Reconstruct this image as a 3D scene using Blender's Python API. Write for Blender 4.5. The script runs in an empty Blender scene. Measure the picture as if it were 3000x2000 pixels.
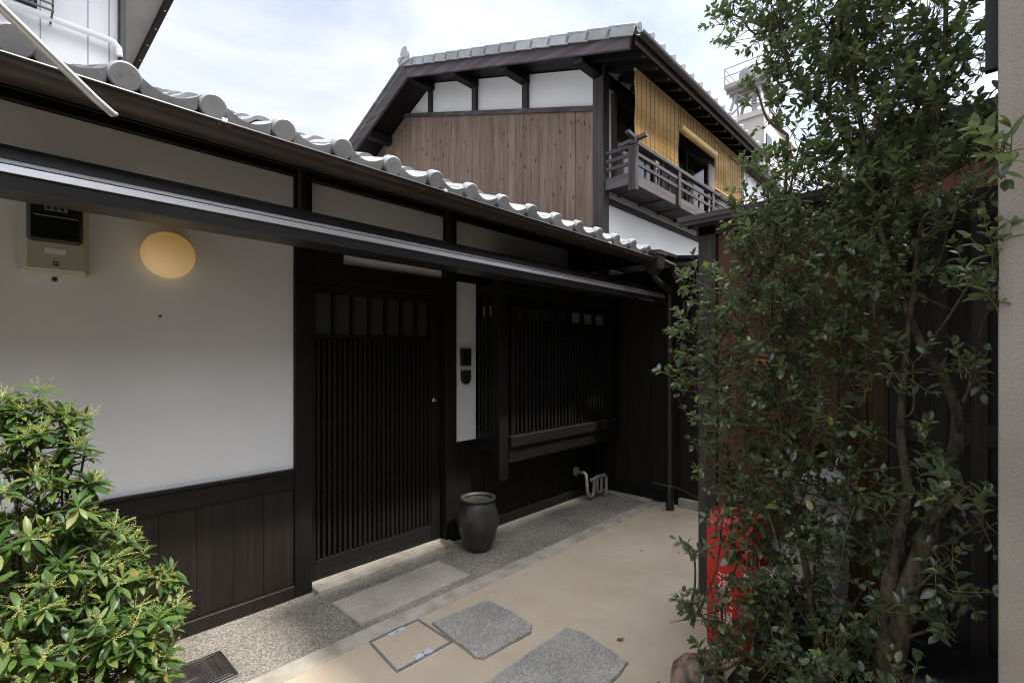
import bpy, bmesh, math, random
import numpy as np
from mathutils import Vector, Matrix
R = math.radians
random.seed(7); rng = np.random.default_rng(7)
scene = bpy.context.scene
COL = scene.collection

# ------------------------------------------------------------------ camera
cam_d = bpy.data.cameras.new('camera'); cam = bpy.data.objects.new('camera', cam_d); COL.objects.link(cam)
cam.location = (0, 0, 1.5); cam.rotation_euler = (R(90), 0, R(43.14 - 90))
cam_d.sensor_width = 36; cam_d.lens = 17.16; cam_d.shift_y = 0.015
cam_d.clip_start = 0.05; cam_d.clip_end = 2000
scene.camera = cam
# ------------------------------------------------------------------ light
SUN = Vector((0.22, -1.0, 1.85)).normalized()
sun_d = bpy.data.lights.new('sun', 'SUN'); sun_d.energy = 2.2; sun_d.angle = R(2.5); sun_d.color = (1, .95, .87)
sun = bpy.data.objects.new('sun', sun_d); COL.objects.link(sun)
sun.rotation_euler = (-SUN).to_track_quat('-Z', 'Y').to_euler(); sun.location = (0, -5, 12)
w = bpy.data.worlds.new('World'); scene.world = w; w.use_nodes = True
nt = w.node_tree; nt.nodes.clear()
def N(t, typ, **k):
    n = t.nodes.new(typ)
    for a, b in k.items(): setattr(n, a, b)
    return n
out = N(nt, 'ShaderNodeOutputWorld'); bg = N(nt, 'ShaderNodeBackground'); bg.inputs[1].default_value = 0.1
sky = N(nt, 'ShaderNodeTexSky', sky_type='NISHITA', sun_disc=False)
sky.sun_elevation = math.asin(SUN.z); sky.sun_rotation = math.atan2(SUN.x, SUN.y)
sky.air_density = 1.0; sky.dust_density = 1.5
tc = N(nt, 'ShaderNodeTexCoord')
mp = N(nt, 'ShaderNodeMapping'); mp.inputs['Scale'].default_value = (1, 1, 2.2)
n1 = N(nt, 'ShaderNodeTexNoise'); n1.inputs['Scale'].default_value = 1.9; n1.inputs['Detail'].default_value = 9; n1.inputs['Roughness'].default_value = .55; n1.inputs['Distortion'].default_value = .6
cr = N(nt, 'ShaderNodeValToRGB'); cr.color_ramp.elements[0].position = .30; cr.color_ramp.elements[1].position = .60
cr.color_ramp.elements[0].color = (.32, .32, .32, 1)
mix = N(nt, 'ShaderNodeMix', data_type='RGBA')
L = nt.links.new
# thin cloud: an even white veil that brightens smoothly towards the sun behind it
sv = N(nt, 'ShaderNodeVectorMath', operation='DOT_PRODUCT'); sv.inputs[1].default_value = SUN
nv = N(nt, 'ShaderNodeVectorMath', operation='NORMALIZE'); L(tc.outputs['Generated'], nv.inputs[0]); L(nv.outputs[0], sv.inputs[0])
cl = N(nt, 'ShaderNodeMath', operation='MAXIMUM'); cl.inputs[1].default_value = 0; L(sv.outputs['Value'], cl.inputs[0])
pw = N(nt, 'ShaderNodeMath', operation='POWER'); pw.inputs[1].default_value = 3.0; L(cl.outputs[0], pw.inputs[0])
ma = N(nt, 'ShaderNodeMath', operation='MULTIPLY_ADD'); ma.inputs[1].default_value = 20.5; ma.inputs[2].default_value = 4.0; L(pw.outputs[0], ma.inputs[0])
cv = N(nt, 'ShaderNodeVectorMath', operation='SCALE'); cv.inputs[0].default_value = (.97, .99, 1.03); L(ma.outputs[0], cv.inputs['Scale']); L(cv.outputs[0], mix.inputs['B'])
L(tc.outputs['Generated'], mp.inputs[0]); L(mp.outputs[0], n1.inputs[0]); L(n1.outputs['Fac'], cr.inputs[0])
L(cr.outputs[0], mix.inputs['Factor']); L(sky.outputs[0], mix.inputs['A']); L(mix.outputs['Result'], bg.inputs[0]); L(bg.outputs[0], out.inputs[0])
vs = scene.view_settings
vs.view_transform = 'Standard'; vs.look = 'None'; vs.exposure = 1.46; vs.gamma = 1; vs.use_curve_mapping = False
scene.render.engine = 'CYCLES'
scene.cycles.filter_width = 1.1; scene.cycles.max_bounces = 8; scene.cycles.diffuse_bounces = 4; scene.cycles.transparent_max_bounces = 8
scene.render.resolution_x = 1024; scene.render.resolution_y = 682

# ------------------------------------------------------------------ materials
MATS = {}
def base_mat(name, rough=.6, metal=0., spec=.5):
    m = bpy.data.materials.new(name); m.use_nodes = True
    t = m.node_tree; b = t.nodes['Principled BSDF']
    b.inputs['Roughness'].default_value = rough; b.inputs['Metallic'].default_value = metal
    b.inputs['Specular IOR Level'].default_value = spec
    MATS[name] = m
    return m, t, b
def ramp(t, stops):
    r = N(t, 'ShaderNodeValToRGB'); e = r.color_ramp.elements
    while len(e) < len(stops): e.new(.5)
    for k, (p, c) in enumerate(stops):
        e[k].position = p; e[k].color = (c[0], c[1], c[2], 1)
    return r
def coords(t, scale, world=True):
    m = N(t, 'ShaderNodeMapping'); m.inputs['Scale'].default_value = scale
    if world:
        g = N(t, 'ShaderNodeNewGeometry'); t.links.new(g.outputs['Position'], m.inputs[0])
    else:
        g = N(t, 'ShaderNodeTexCoord'); t.links.new(g.outputs['Object'], m.inputs[0])
    return m
def noise(t, vec, scale, detail=5, rough=.55, dist=0):
    n = N(t, 'ShaderNodeTexNoise'); n.inputs['Scale'].default_value = scale; n.inputs['Detail'].default_value = detail
    n.inputs['Roughness'].default_value = rough; n.inputs['Distortion'].default_value = dist
    t.links.new(vec.outputs[0], n.inputs[0]); return n
def bump(t, b, src, strength=.3, dist=.005):
    n = N(t, 'ShaderNodeBump'); n.inputs['Strength'].default_value = strength; n.inputs['Distance'].default_value = dist
    t.links.new(src, n.inputs['Height']); t.links.new(n.outputs[0], b.inputs['Normal']); return n
def mottled(name, c0, c1, scale=3, sc=(1, 1, 1), rough=.6, metal=0, spec=.5, bs=.15, bscale=60, bd=.003, p0=.35, p1=.65, rr=None):
    m, t, b = base_mat(name, rough, metal, spec)
    v = coords(t, sc); n = noise(t, v, scale, 7)
    r = ramp(t, [(p0, c0), (p1, c1)]); t.links.new(n.outputs['Fac'], r.inputs[0]); t.links.new(r.outputs[0], b.inputs['Base Color'])
    if bs:
        n2 = noise(t, v, bscale, 4); bump(t, b, n2.outputs['Fac'], bs, bd)
    if rr:
        q = ramp(t, [(.3, (rr[0],)*3), (.7, (rr[1],)*3)]); t.links.new(n.outputs['Fac'], q.inputs[0]); t.links.new(q.outputs[0], b.inputs['Roughness'])
    return m
def wood(name, dark, mid, lite, grain_axis=2, rough=.6, spec=.35, rnd=.5, knots=False, gs=26):
    m, t, b = base_mat(name, rough, 0, spec)
    sc = [1, 1, 1]; sc[grain_axis] = .06
    v = coords(t, sc)
    oi = N(t, 'ShaderNodeObjectInfo')
    add = N(t, 'ShaderNodeVectorMath', operation='ADD'); mul = N(t, 'ShaderNodeMath', operation='MULTIPLY'); mul.inputs[1].default_value = 37
    t.links.new(oi.outputs['Random'], mul.inputs[0]); t.links.new(v.outputs[0], add.inputs[0]); t.links.new(mul.outputs[0], add.inputs[1])
    n = noise(t, add, gs, 6, .65, .4)
    r = ramp(t, [(.28, dark), (.5, mid), (.75, lite)]); t.links.new(n.outputs['Fac'], r.inputs[0])
    hs = N(t, 'ShaderNodeHueSaturation'); t.links.new(r.outputs[0], hs.inputs['Color'])
    mr = N(t, 'ShaderNodeMapRange'); mr.inputs['To Min'].default_value = 1 - rnd; mr.inputs['To Max'].default_value = 1 + rnd
    t.links.new(oi.outputs['Random'], mr.inputs['Value']); t.links.new(mr.outputs[0], hs.inputs['Value'])
    last = hs.outputs[0]
    if knots:
        ks = [9, 9, 9]; ks[grain_axis] = 4.2
        kv = coords(t, ks); vo = N(t, 'ShaderNodeTexVoronoi'); vo.inputs['Scale'].default_value = 1; vo.inputs['Randomness'].default_value = 1
        nd = noise(t, coords(t, [30, 30, 10]), 1, 3); 
        ad = N(t, 'ShaderNodeMix', data_type='VECTOR'); ad.inputs['Factor'].default_value = .25
        t.links.new(kv.outputs[0], ad.inputs['A']); av = N(t, 'ShaderNodeVectorMath', operation='ADD')
        t.links.new(kv.outputs[0], av.inputs[0]); sc2 = N(t, 'ShaderNodeVectorMath', operation='SCALE'); sc2.inputs['Scale'].default_value = .35
        t.links.new(nd.outputs['Color'], sc2.inputs[0]); t.links.new(sc2.outputs[0], av.inputs[1]); t.links.new(av.outputs[0], vo.inputs['Vector'])
        kr = ramp(t, [(.06, (1, 1, 1)), (.17, (0, 0, 0))]); t.links.new(vo.outputs['Distance'], kr.inputs[0])
        mx = N(t, 'ShaderNodeMix', data_type='RGBA'); mx.inputs['B'].default_value = (.03, .018, .014, 1)
        t.links.new(kr.outputs[0], mx.inputs['Factor']); t.links.new(last, mx.inputs['A'])
        # blue-grey weather stains and dark cracks running down the grain
        st = noise(t, coords(t, [5, 5, .5]), 1.6, 5); sr = ramp(t, [(.55, (0, 0, 0)), (.72, (.55, .55, .55))]); t.links.new(st.outputs['Fac'], sr.inputs[0])
        mx2 = N(t, 'ShaderNodeMix', data_type='RGBA'); mx2.inputs['B'].default_value = (.10, .085, .085, 1)
        t.links.new(sr.outputs[0], mx2.inputs['Factor']); t.links.new(mx.outputs['Result'], mx2.inputs['A'])
        ck = noise(t, coords(t, [70, 70, 3.2]), 1, 4); ckr = ramp(t, [(.62, (0, 0, 0)), (.70, (.85, .85, .85))]); t.links.new(ck.outputs['Fac'], ckr.inputs[0])
        mx3 = N(t, 'ShaderNodeMix', data_type='RGBA'); mx3.inputs['B'].default_value = (.035, .022, .018, 1)
        t.links.new(ckr.outputs[0], mx3.inputs['Factor']); t.links.new(mx2.outputs['Result'], mx3.inputs['A'])
        last = mx3.outputs['Result']
    t.links.new(last, b.inputs['Base Color'])
    bump(t, b, n.outputs['Fac'], .25, .003)
    return m
def plain(name, c, rough=.5, metal=0, spec=.5):
    m, t, b = base_mat(name, rough, metal, spec); b.inputs['Base Color'].default_value = (c[0], c[1], c[2], 1); return m

mottled('plaster', (.72, .745, .775), (.775, .795, .825), 2.2, rough=.85, spec=.2, bs=.12, bscale=40, bd=.002)
mottled('plaster_upper', (.74, .745, .75), (.81, .815, .82), 1.2, rough=.85, spec=.2, bs=.1, bscale=40)
wood('timber', (.0026, .0023, .002), (.0046, .004, .0036), (.009, .0076, .0064), rough=.6, spec=.3, rnd=.3)
wood('timber_h', (.0032, .0028, .0026), (.006, .0051, .0047), (.0115, .0095, .0082), grain_axis=0, rough=.55, spec=.33, rnd=.3)
wood('wainscot', (.0055, .0042, .0034), (.0105, .0078, .0062), (.020, .0145, .0112), rough=.55, spec=.33, rnd=.35)
wood('brown_board', (.055, .030, .018), (.11, .062, .037), (.17, .10, .062), rough=.7, spec=.25, rnd=.3, knots=False)
wood('gable_board', (.130, .092, .070), (.205, .148, .116), (.28, .213, .174), rough=.85, spec=.15, rnd=.13, knots=True)
wood('weathered', (.045, .038, .041), (.080, .068, .074), (.16, .135, .145), grain_axis=1, rough=.75, spec=.25, rnd=.15, gs=14)
wood('weathered_u', (.040, .033, .034), (.072, .060, .062), (.125, .107, .109), grain_axis=0, rough=.75, spec=.25, rnd=.2, gs=18)
wood('weathered_z', (.022, .018, .018), (.045, .038, .038), (.085, .072, .072), grain_axis=2, rough=.75, spec=.25, rnd=.2, gs=18)
mottled('tile', (.30, .305, .315), (.40, .405, .42), 5, rough=.5, metal=.1, spec=.5, bs=.1, bscale=90, rr=(.34, .52))
_t = MATS['tile'].node_tree; _b = _t.nodes['Principled BSDF']; _src = _b.inputs['Base Color'].links[0].from_socket
_oi = N(_t, 'ShaderNodeObjectInfo'); _mr = N(_t, 'ShaderNodeMapRange'); _mr.inputs['To Min'].default_value = .70; _mr.inputs['To Max'].default_value = 1.08
_hs = N(_t, 'ShaderNodeHueSaturation'); _t.links.new(_oi.outputs['Random'], _mr.inputs['Value']); _t.links.new(_mr.outputs[0], _hs.inputs['Value']); _t.links.new(_src, _hs.inputs['Color'])
_ln = noise(_t, coords(_t, (1, 1, 1)), 28, 6, .65); _lr = ramp(_t, [(.58, (0, 0, 0)), (.72, (.6, .6, .6))]); _t.links.new(_ln.outputs['Fac'], _lr.inputs[0])
_mx = N(_t, 'ShaderNodeMix', data_type='RGBA'); _mx.inputs['B'].default_value = (.15, .15, .14, 1); _t.links.new(_lr.outputs[0], _mx.inputs['Factor']); _t.links.new(_hs.outputs[0], _mx.inputs['A']); _t.links.new(_mx.outputs['Result'], _b.inputs['Base Color'])
mottled('gutter', (.020, .016, .014), (.032, .026, .023), 6, rough=.38, spec=.5, bs=0)
mottled('bronze', (.016, .016, .016), (.026, .026, .026), 8, rough=.4, metal=.1, bs=0)
mottled('aluminium', (.66, .67, .71), (.76, .77, .81), 20, sc=(.05, 4, 4), rough=.35, metal=.5, bs=0)
plain('chrome', (.75, .75, .76), .12, 1)
plain('black_plastic', (.012, .012, .013), .35)
plain('rubber', (.012, .012, .012), .8, 0, .3)
mottled('meter_body', (.43, .42, .34), (.49, .475, .395), 5, rough=.5, bs=0)
plain('white_print', (.75, .74, .70), .6)
plain('grey_print', (.25, .26, .27), .6)
mottled('red_paint', (.60, .012, .010), (.68, .018, .014), 6, rough=.35, bs=0)
mottled('white_paint', (.74, .74, .75), (.80, .80, .81), 4, rough=.25, bs=0)
mottled('concrete', (.27, .243, .205), (.42, .385, .33), 7, rough=.85, spec=.25, bs=.3, bscale=150, bd=.002)
mottled('stucco', (.33, .29, .255), (.41, .37, .33), 2.5, rough=.9, spec=.15, bs=.9, bscale=170, bd=.004)
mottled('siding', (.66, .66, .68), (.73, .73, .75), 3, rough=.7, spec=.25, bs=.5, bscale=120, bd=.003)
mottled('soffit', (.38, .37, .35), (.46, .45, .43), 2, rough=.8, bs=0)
mottled('far_concrete', (.40, .38, .37), (.50, .48, .46), .25, rough=.9, spec=.2, bs=0)
mottled('far_steel', (.26, .25, .25), (.33, .32, .32), .8, rough=.6, bs=0)
mottled('red_siding', (.16, .055, .042), (.21, .075, .06), 4, rough=.7, bs=.2)
mottled('soil', (.018, .013, .009), (.05, .037, .026), 14, rough=1, spec=.1, bs=1, bscale=40, bd=.02)
mottled('rock', (.09, .075, .065), (.36, .25, .19), 16, rough=.9, spec=.2, bs=1.0, bscale=60, bd=.02)
mottled('bark', (.030, .025, .017), (.125, .105, .075), 34, sc=(1, 1, .45), rough=.95, spec=.1, bs=1.0, bscale=75, bd=.012)
mottled('twig', (.05, .042, .028), (.10, .085, .055), 30, rough=.8, spec=.2, bs=0)
mottled('green_twig', (.13, .12, .04), (.20, .17, .06), 30, rough=.6, spec=.3, bs=0)
mottled('pot_glaze', (.018, .018, .017), (.050, .049, .046), 9, rough=.35, spec=.55, bs=.2, bscale=40, rr=(.3, .6))
mottled('pot_rim', (.045, .042, .038), (.085, .078, .07), 14, rough=.6, bs=.1)
mottled('iron', (.030, .029, .032), (.075, .066, .06), 12, rough=.5, metal=.55, bs=.3, bscale=200, bd=.001)
mottled('steel_frame', (.20, .22, .25), (.30, .32, .35), 20, rough=.45, metal=.5, bs=0)
mottled('pvc', (.22, .205, .17), (.36, .34, .29), 18, rough=.55, bs=0)
wood('gate_wood', (.028, .024, .022), (.048, .042, .039), (.075, .066, .062), rough=.7, spec=.25, rnd=.2)
mottled('label_plate', (.40, .43, .50), (.50, .53, .60), 30, rough=.5, bs=0)
plain('pale_reflection', (.20, .205, .21), .8)  # reflections in the bay glass, painted as a pale grey colour
plain('slot_dark', (.02, .02, .02), .8)
mottled('dead_leaf', (.09, .045, .02), (.17, .10, .04), 40, rough=.7, bs=0)

def speckle(name, cols, scale, rough=.85, bs=.6, bd=.004, tint=None):
    m, t, b = base_mat(name, rough, 0, .25)
    v = coords(t, (1, 1, 1)); vo = N(t, 'ShaderNodeTexVoronoi'); vo.inputs['Scale'].default_value = scale
    t.links.new(v.outputs[0], vo.inputs['Vector'])
    se = N(t, 'ShaderNodeSeparateColor'); t.links.new(vo.outputs['Color'], se.inputs[0])
    k = len(cols); r = ramp(t, [((i + .5) / k, c) for i, c in enumerate(cols)]); t.links.new(se.outputs[0], r.inputs[0])
    big = noise(t, v, 2.3, 5); br = ramp(t, [(.3, (.62, .62, .62)), (.7, (1.08, 1.05, 1.0))]); t.links.new(big.outputs['Fac'], br.inputs[0])
    mu = N(t, 'ShaderNodeMix', data_type='RGBA', blend_type='MULTIPLY'); mu.inputs['Factor'].default_value = 1
    t.links.new(r.outputs[0], mu.inputs['A']); t.links.new(br.outputs[0], mu.inputs['B']); t.links.new(mu.outputs['Result'], b.inputs['Base Color'])
    bump(t, b, vo.outputs['Distance'], bs, bd).invert = True
    return m
speckle('aggregate', [(.14, .13, .118), (.23, .215, .195), (.32, .295, .262), (.43, .40, .355), (.20, .188, .172)], 165, bs=.8, bd=.004)
speckle('granite', [(.20, .195, .185), (.35, .34, .325), (.27, .264, .252), (.43, .42, .40)], 190, bs=.35, bd=.002)
speckle('slab_stone', [(.36, .33, .29), (.43, .40, .355), (.39, .36, .32), (.48, .445, .40)], 150, bs=.3, bd=.002)
# tan resin paving
m, t, b = base_mat('tan_paving', .85, 0, .25)
v = coords(t, (1, 1, 1)); a = noise(t, v, 1.4, 8, .6); f = noise(t, v, 190, 3)
r = ramp(t, [(.25, (.40, .33, .245)), (.5, (.45, .375, .285)), (.75, (.50, .425, .33))]); t.links.new(a.outputs['Fac'], r.inputs[0])
r2 = ramp(t, [(.3, (.80, .80, .80)), (.7, (1.1, 1.1, 1.1))]); t.links.new(f.outputs['Fac'], r2.inputs[0])
mu = N(t, 'ShaderNodeMix', data_type='RGBA', blend_type='MULTIPLY'); mu.inputs['Factor'].default_value = 1
t.links.new(r.outputs[0], mu.inputs['A']); t.links.new(r2.outputs[0], mu.inputs['B']); t.links.new(mu.outputs['Result'], b.inputs['Base Color'])
bump(t, b, f.outputs['Fac'], .5, .002)
vo = N(t, 'ShaderNodeTexVoronoi'); vo.inputs['Scale'].default_value = 48; t.links.new(v.outputs[0], vo.inputs['Vector'])
gr_ = ramp(t, [(.05, (.45, .42, .38)), (.14, (1, 1, 1))]); t.links.new(vo.outputs['Distance'], gr_.inputs[0])
g2 = N(t, 'ShaderNodeMix', data_type='RGBA', blend_type='MULTIPLY'); g2.inputs['Factor'].default_value = .55
t.links.new(mu.outputs['Result'], g2.inputs['A']); t.links.new(gr_.outputs[0], g2.inputs['B'])
sn = noise(t, v, 3.7, 9, .7, .8); sr_ = ramp(t, [(.38, (.70, .69, .68)), (.55, (1, 1, 1))]); t.links.new(sn.outputs['Fac'], sr_.inputs[0])
g3 = N(t, 'ShaderNodeMix', data_type='RGBA', blend_type='MULTIPLY'); g3.inputs['Factor'].default_value = .75
g3.inputs['Factor'].default_value = .22; t.links.new(g2.outputs['Result'], g3.inputs['A']); t.links.new(sr_.outputs[0], g3.inputs['B']); t.links.new(g3.outputs['Result'], b.inputs['Base Color'])
mottled('ground', (.10, .09, .08), (.16, .145, .13), 1.5, rough=.95, bs=.4)
# window glass: dark room behind a reflecting pane
m, t, b = base_mat('glass', .08, 0, .5); b.inputs['Base Color'].default_value = (.012, .013, .014, 1)
m, t, b = base_mat('frosted_glass', .35, 0, .5); b.inputs['Base Color'].default_value = (.032, .035, .036, 1)
m, t, b = base_mat('clear_lens', .1, 0, .5); b.inputs['Base Color'].default_value = (.25, .28, .28, 1)
# bamboo blind
m, t, b = base_mat('bamboo', .6, 0, .3)
v = coords(t, (.4, 1, 60)); n = noise(t, v, 1.6, 4); v2 = coords(t, (1.2, 1, 1.2)); n2 = noise(t, v2, 2.5, 4)
r = ramp(t, [(.3, (.66, .47, .21)), (.5, (.80, .61, .31)), (.72, (.86, .70, .42))]); t.links.new(n.outputs['Fac'], r.inputs[0])
r2 = ramp(t, [(.3, (.8, .78, .74)), (.7, (1.08, 1.05, 1.0))]); t.links.new(n2.outputs['Fac'], r2.inputs[0])
mu = N(t, 'ShaderNodeMix', data_type='RGBA', blend_type='MULTIPLY'); mu.inputs['Factor'].default_value = 1
t.links.new(r.outputs[0], mu.inputs['A']); t.links.new(r2.outputs[0], mu.inputs['B']); t.links.new(mu.outputs['Result'], b.inputs['Base Color'])
tr = N(t, 'ShaderNodeBsdfTranslucent'); t.links.new(mu.outputs['Result'], tr.inputs[0]); ms = N(t, 'ShaderNodeMixShader'); ms.inputs[0].default_value = .3
t.links.new(b.outputs[0], ms.inputs[1]); t.links.new(tr.outputs[0], ms.inputs[2]); t.links.new(ms.outputs[0], t.nodes['Material Output'].inputs[0])
plain('string', (.10, .06, .03), .8)
# lit lamp
m, t, b = base_mat('lamp_glass', .3, 0, .4); b.inputs['Base Color'].default_value = (.80, .72, .54, 1)
b.inputs['Emission Color'].default_value = (1.0, .56, .13, 1); b.inputs['Emission Strength'].default_value = .075
# leaves
def leafmat(name, cols, rough=.35, trans=.25, tc_=(.25, .38, .05)):
    m, t, b = base_mat(name, rough, 0, .8 if rough < .4 else .45)
    g = N(t, 'ShaderNodeNewGeometry'); oi = N(t, 'ShaderNodeObjectInfo')
    ad = N(t, 'ShaderNodeMath', operation='ADD'); fr = N(t, 'ShaderNodeMath', operation='FRACT')
    t.links.new(g.outputs['Random Per Island'], ad.inputs[0]); t.links.new(oi.outputs['Random'], ad.inputs[1]); t.links.new(ad.outputs[0], fr.inputs[0])
    r = ramp(t, cols); t.links.new(fr.outputs[0], r.inputs[0]); t.links.new(r.outputs[0], b.inputs['Base Color'])
    tr = N(t, 'ShaderNodeBsdfTranslucent'); tm = N(t, 'ShaderNodeMix', data_type='RGBA', blend_type='MIX'); tm.inputs['Factor'].default_value = .6
    t.links.new(r.outputs[0], tm.inputs['A']); tm.inputs['B'].default_value = (*tc_, 1); t.links.new(tm.outputs['Result'], tr.inputs[0])
    ms = N(t, 'ShaderNodeMixShader'); ms.inputs[0].default_value = trans
    t.links.new(b.outputs[0], ms.inputs[1]); t.links.new(tr.outputs[0], ms.inputs[2]); t.links.new(ms.outputs[0], t.nodes['Material Output'].inputs[0])
leafmat('tree_leaf', [(0, (.048, .072, .052)), (.45, (.080, .112, .074)), (.80, (.12, .16, .092)), (.965, (.17, .22, .095)), (.975, (.30, .24, .06)), (.985, (.20, .27, .08)), (1, (.26, .36, .07))], .24, .38, (.32, .43, .12))
leafmat('bush_leaf', [(0, (.035, .080, .022)), (.45, (.065, .125, .030)), (.8, (.11, .175, .042)), (.96, (.20, .225, .06)), (1, (.20, .12, .04))], .42, .3, (.24, .36, .05))
mottled('flower_bud', (.26, .28, .08), (.40, .40, .14), 60, rough=.6, bs=0)
plain('orange_plate', (.50, .19, .055), .6)

# ------------------------------------------------------------------ mesh helpers
class MB:
    def __init__(s): s.v = []; s.f = []
    def add(s, vs, fs):
        o = len(s.v); s.v += [tuple(p) for p in vs]; s.f += [tuple(i + o for i in f) for f in fs]; return s
    def box(s, x0, x1, y0, y1, z0, z1, c=0.0):
        if c <= 0:
            vs = [(x, y, z) for x in (x0, x1) for y in (y0, y1) for z in (z0, z1)]
            return s.add(vs, [(0, 1, 3, 2), (4, 6, 7, 5), (0, 4, 5, 1), (2, 3, 7, 6), (0, 2, 6, 4), (1, 5, 7, 3)])
        lo, hi = (x0, y0, z0), (x1, y1, z1); vs = []; idx = {}
        for cx in (0, 1):
            for cy in (0, 1):
                for cz in (0, 1):
                    k = (cx, cy, cz)
                    for a in range(3):
                        p = [hi[i] - c if k[i] else lo[i] + c for i in range(3)]
                        p[a] = hi[a] if k[a] else lo[a]
                        idx[k, a] = len(vs); vs.append(p)
        fs = []
        for a in range(3):
            b_, c_ = [i for i in range(3) if i != a]
            for s_ in (0, 1):
                q = []
                for u, w_ in ((0, 0), (1, 0), (1, 1), (0, 1)):
                    k = [0, 0, 0]; k[a] = s_; k[b_] = u; k[c_] = w_; q.append(idx[tuple(k), a])
                fs.append(q)
            for u in (0, 1):
                for w_ in (0, 1):
                    k0 = [0, 0, 0]; k0[b_] = u; k0[c_] = w_; k1 = list(k0); k1[a] = 1
                    k0, k1 = tuple(k0), tuple(k1)
                    fs.append([idx[k0, b_], idx[k1, b_], idx[k1, c_], idx[k0, c_]])
        for k in {k for k, a in idx}: fs.append([idx[k, 0], idx[k, 1], idx[k, 2]])
        return s.add(vs, fs)
    def prism(s, poly, axis, a0, a1):
        def P3(p, a):
            return (a, p[0], p[1]) if axis == 0 else (p[0], a, p[1]) if axis == 1 else (p[0], p[1], a)
        n = len(poly); vs = [P3(p, a0) for p in poly] + [P3(p, a1) for p in poly]
        fs = [tuple(range(n)), tuple(range(2 * n - 1, n - 1, -1))] + [(i, (i + 1) % n, n + (i + 1) % n, n + i) for i in range(n)]
        return s.add(vs, fs)
    def bar(s, p, q, wx, wz, up=(0, 0, 1)):
        p, q = Vector(p), Vector(q); d = (q - p).normalized(); u = Vector(up)
        x = d.cross(u)
        if x.length < 1e-4: x = d.cross(Vector((1, 0, 0)))
        x.normalize(); y = x.cross(d); vs = []
        for e in (p, q):
            for a, b_ in ((-1, -1), (1, -1), (1, 1), (-1, 1)): vs.append(e + x * a * wx / 2 + y * b_ * wz / 2)
        return s.add(vs, [(0, 1, 2, 3), (7, 6, 5, 4), (0, 4, 5, 1), (1, 5, 6, 2), (2, 6, 7, 3), (3, 7, 4, 0)])
    def tube(s, pts, rad, n=8, cap=True):
        pts = [Vector(p) for p in pts]; k = len(pts)
        rad = [rad] * k if isinstance(rad, (int, float)) else rad
        vs = []; x = None
        for i, p in enumerate(pts):
            d = (pts[min(i + 1, k - 1)] - pts[max(i - 1, 0)]).normalized()
            if x is None:
                x = d.cross(Vector((0, 0, 1)))
                if x.length < .05: x = d.cross(Vector((1, 0, 0)))
            x = (x - d * x.dot(d)).normalized(); y = d.cross(x)
            for j in range(n):
                a = 2 * math.pi * j / n; vs.append(p + (x * math.cos(a) + y * math.sin(a)) * rad[i])
        fs = [(i * n + j, i * n + (j + 1) % n, (i + 1) * n + (j + 1) % n, (i + 1) * n + j) for i in range(k - 1) for j in range(n)]
        if cap: fs += [tuple(range(n - 1, -1, -1)), tuple((k - 1) * n + j for j in range(n))]
        return s.add(vs, fs)
    def lathe(s, prof, c, n=32, axis=2):
        vs = []
        for r_, h in prof:
            for j in range(n):
                a = 2 * math.pi * j / n; x, y = r_ * math.cos(a), r_ * math.sin(a)
                vs.append((c[0] + x, c[1] + y, c[2] + h) if axis == 2 else (c[0] + x, c[1] + h, c[2] + y) if axis == 1 else (c[0] + h, c[1] + x, c[2] + y))
        k = len(prof)
        fs = [(i * n + j, i * n + (j + 1) % n, (i + 1) * n + (j + 1) % n, (i + 1) * n + j) for i in range(k - 1) for j in range(n)]
        if prof[0][0] > 1e-6: fs.append(tuple(range(n - 1, -1, -1)))
        if prof[-1][0] > 1e-6: fs.append(tuple((k - 1) * n + j for j in range(n)))
        return s.add(vs, fs)
    def mesh(s, name, mat, smooth=False, fix=True, angle=40):
        me = bpy.data.meshes.new(name); me.from_pydata(s.v, [], s.f)
        if fix:
            bm = bmesh.new(); bm.from_mesh(me)
            bmesh.ops.remove_doubles(bm, verts=bm.verts, dist=1e-6); bmesh.ops.recalc_face_normals(bm, faces=bm.faces); bm.to_mesh(me); bm.free()
        me.materials.append(MATS[mat])
        if smooth:
            me.shade_smooth()
            if angle: me.set_sharp_from_angle(angle=R(angle))
        return me
    def build(s, name, mat, parent=None, smooth=False, fix=True, angle=40):
        return put(name, s.mesh(name, mat, smooth, fix, angle), parent)
def put(name, me, parent=None, M=None):
    o = bpy.data.objects.new(name, me); COL.objects.link(o)
    if parent:
        o.parent = parent
        # the world position of every parent in this script is a pure translation
        off = Vector((0, 0, 0)); p = parent
        while p: off += p.location; p = p.parent
        if parent.type != 'EMPTY': off = Vector((0, 0, 0)) if parent.get('_id', 1) else off
        o.matrix_parent_inverse = Matrix.Translation(-off)
    if M is not None: o.matrix_basis = M
    return o
def tag(o, label, cat, group=None, kind=None):
    if label: o['label'] = label
    if cat: o['category'] = cat
    if group: o['group'] = group
    if kind: o['kind'] = kind
    return o
def thing(name, label, cat, loc=(0, 0, 0), group=None):
    o = bpy.data.objects.new(name, None); COL.objects.link(o); o.location = loc; o.empty_display_size = .1
    return tag(o, label, cat, group)
def struct(o): o['kind'] = 'structure'; return o
def box(name, mat, parent, *d, c=0.0): return MB().box(*d, c=c).build(name, mat, parent)

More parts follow.
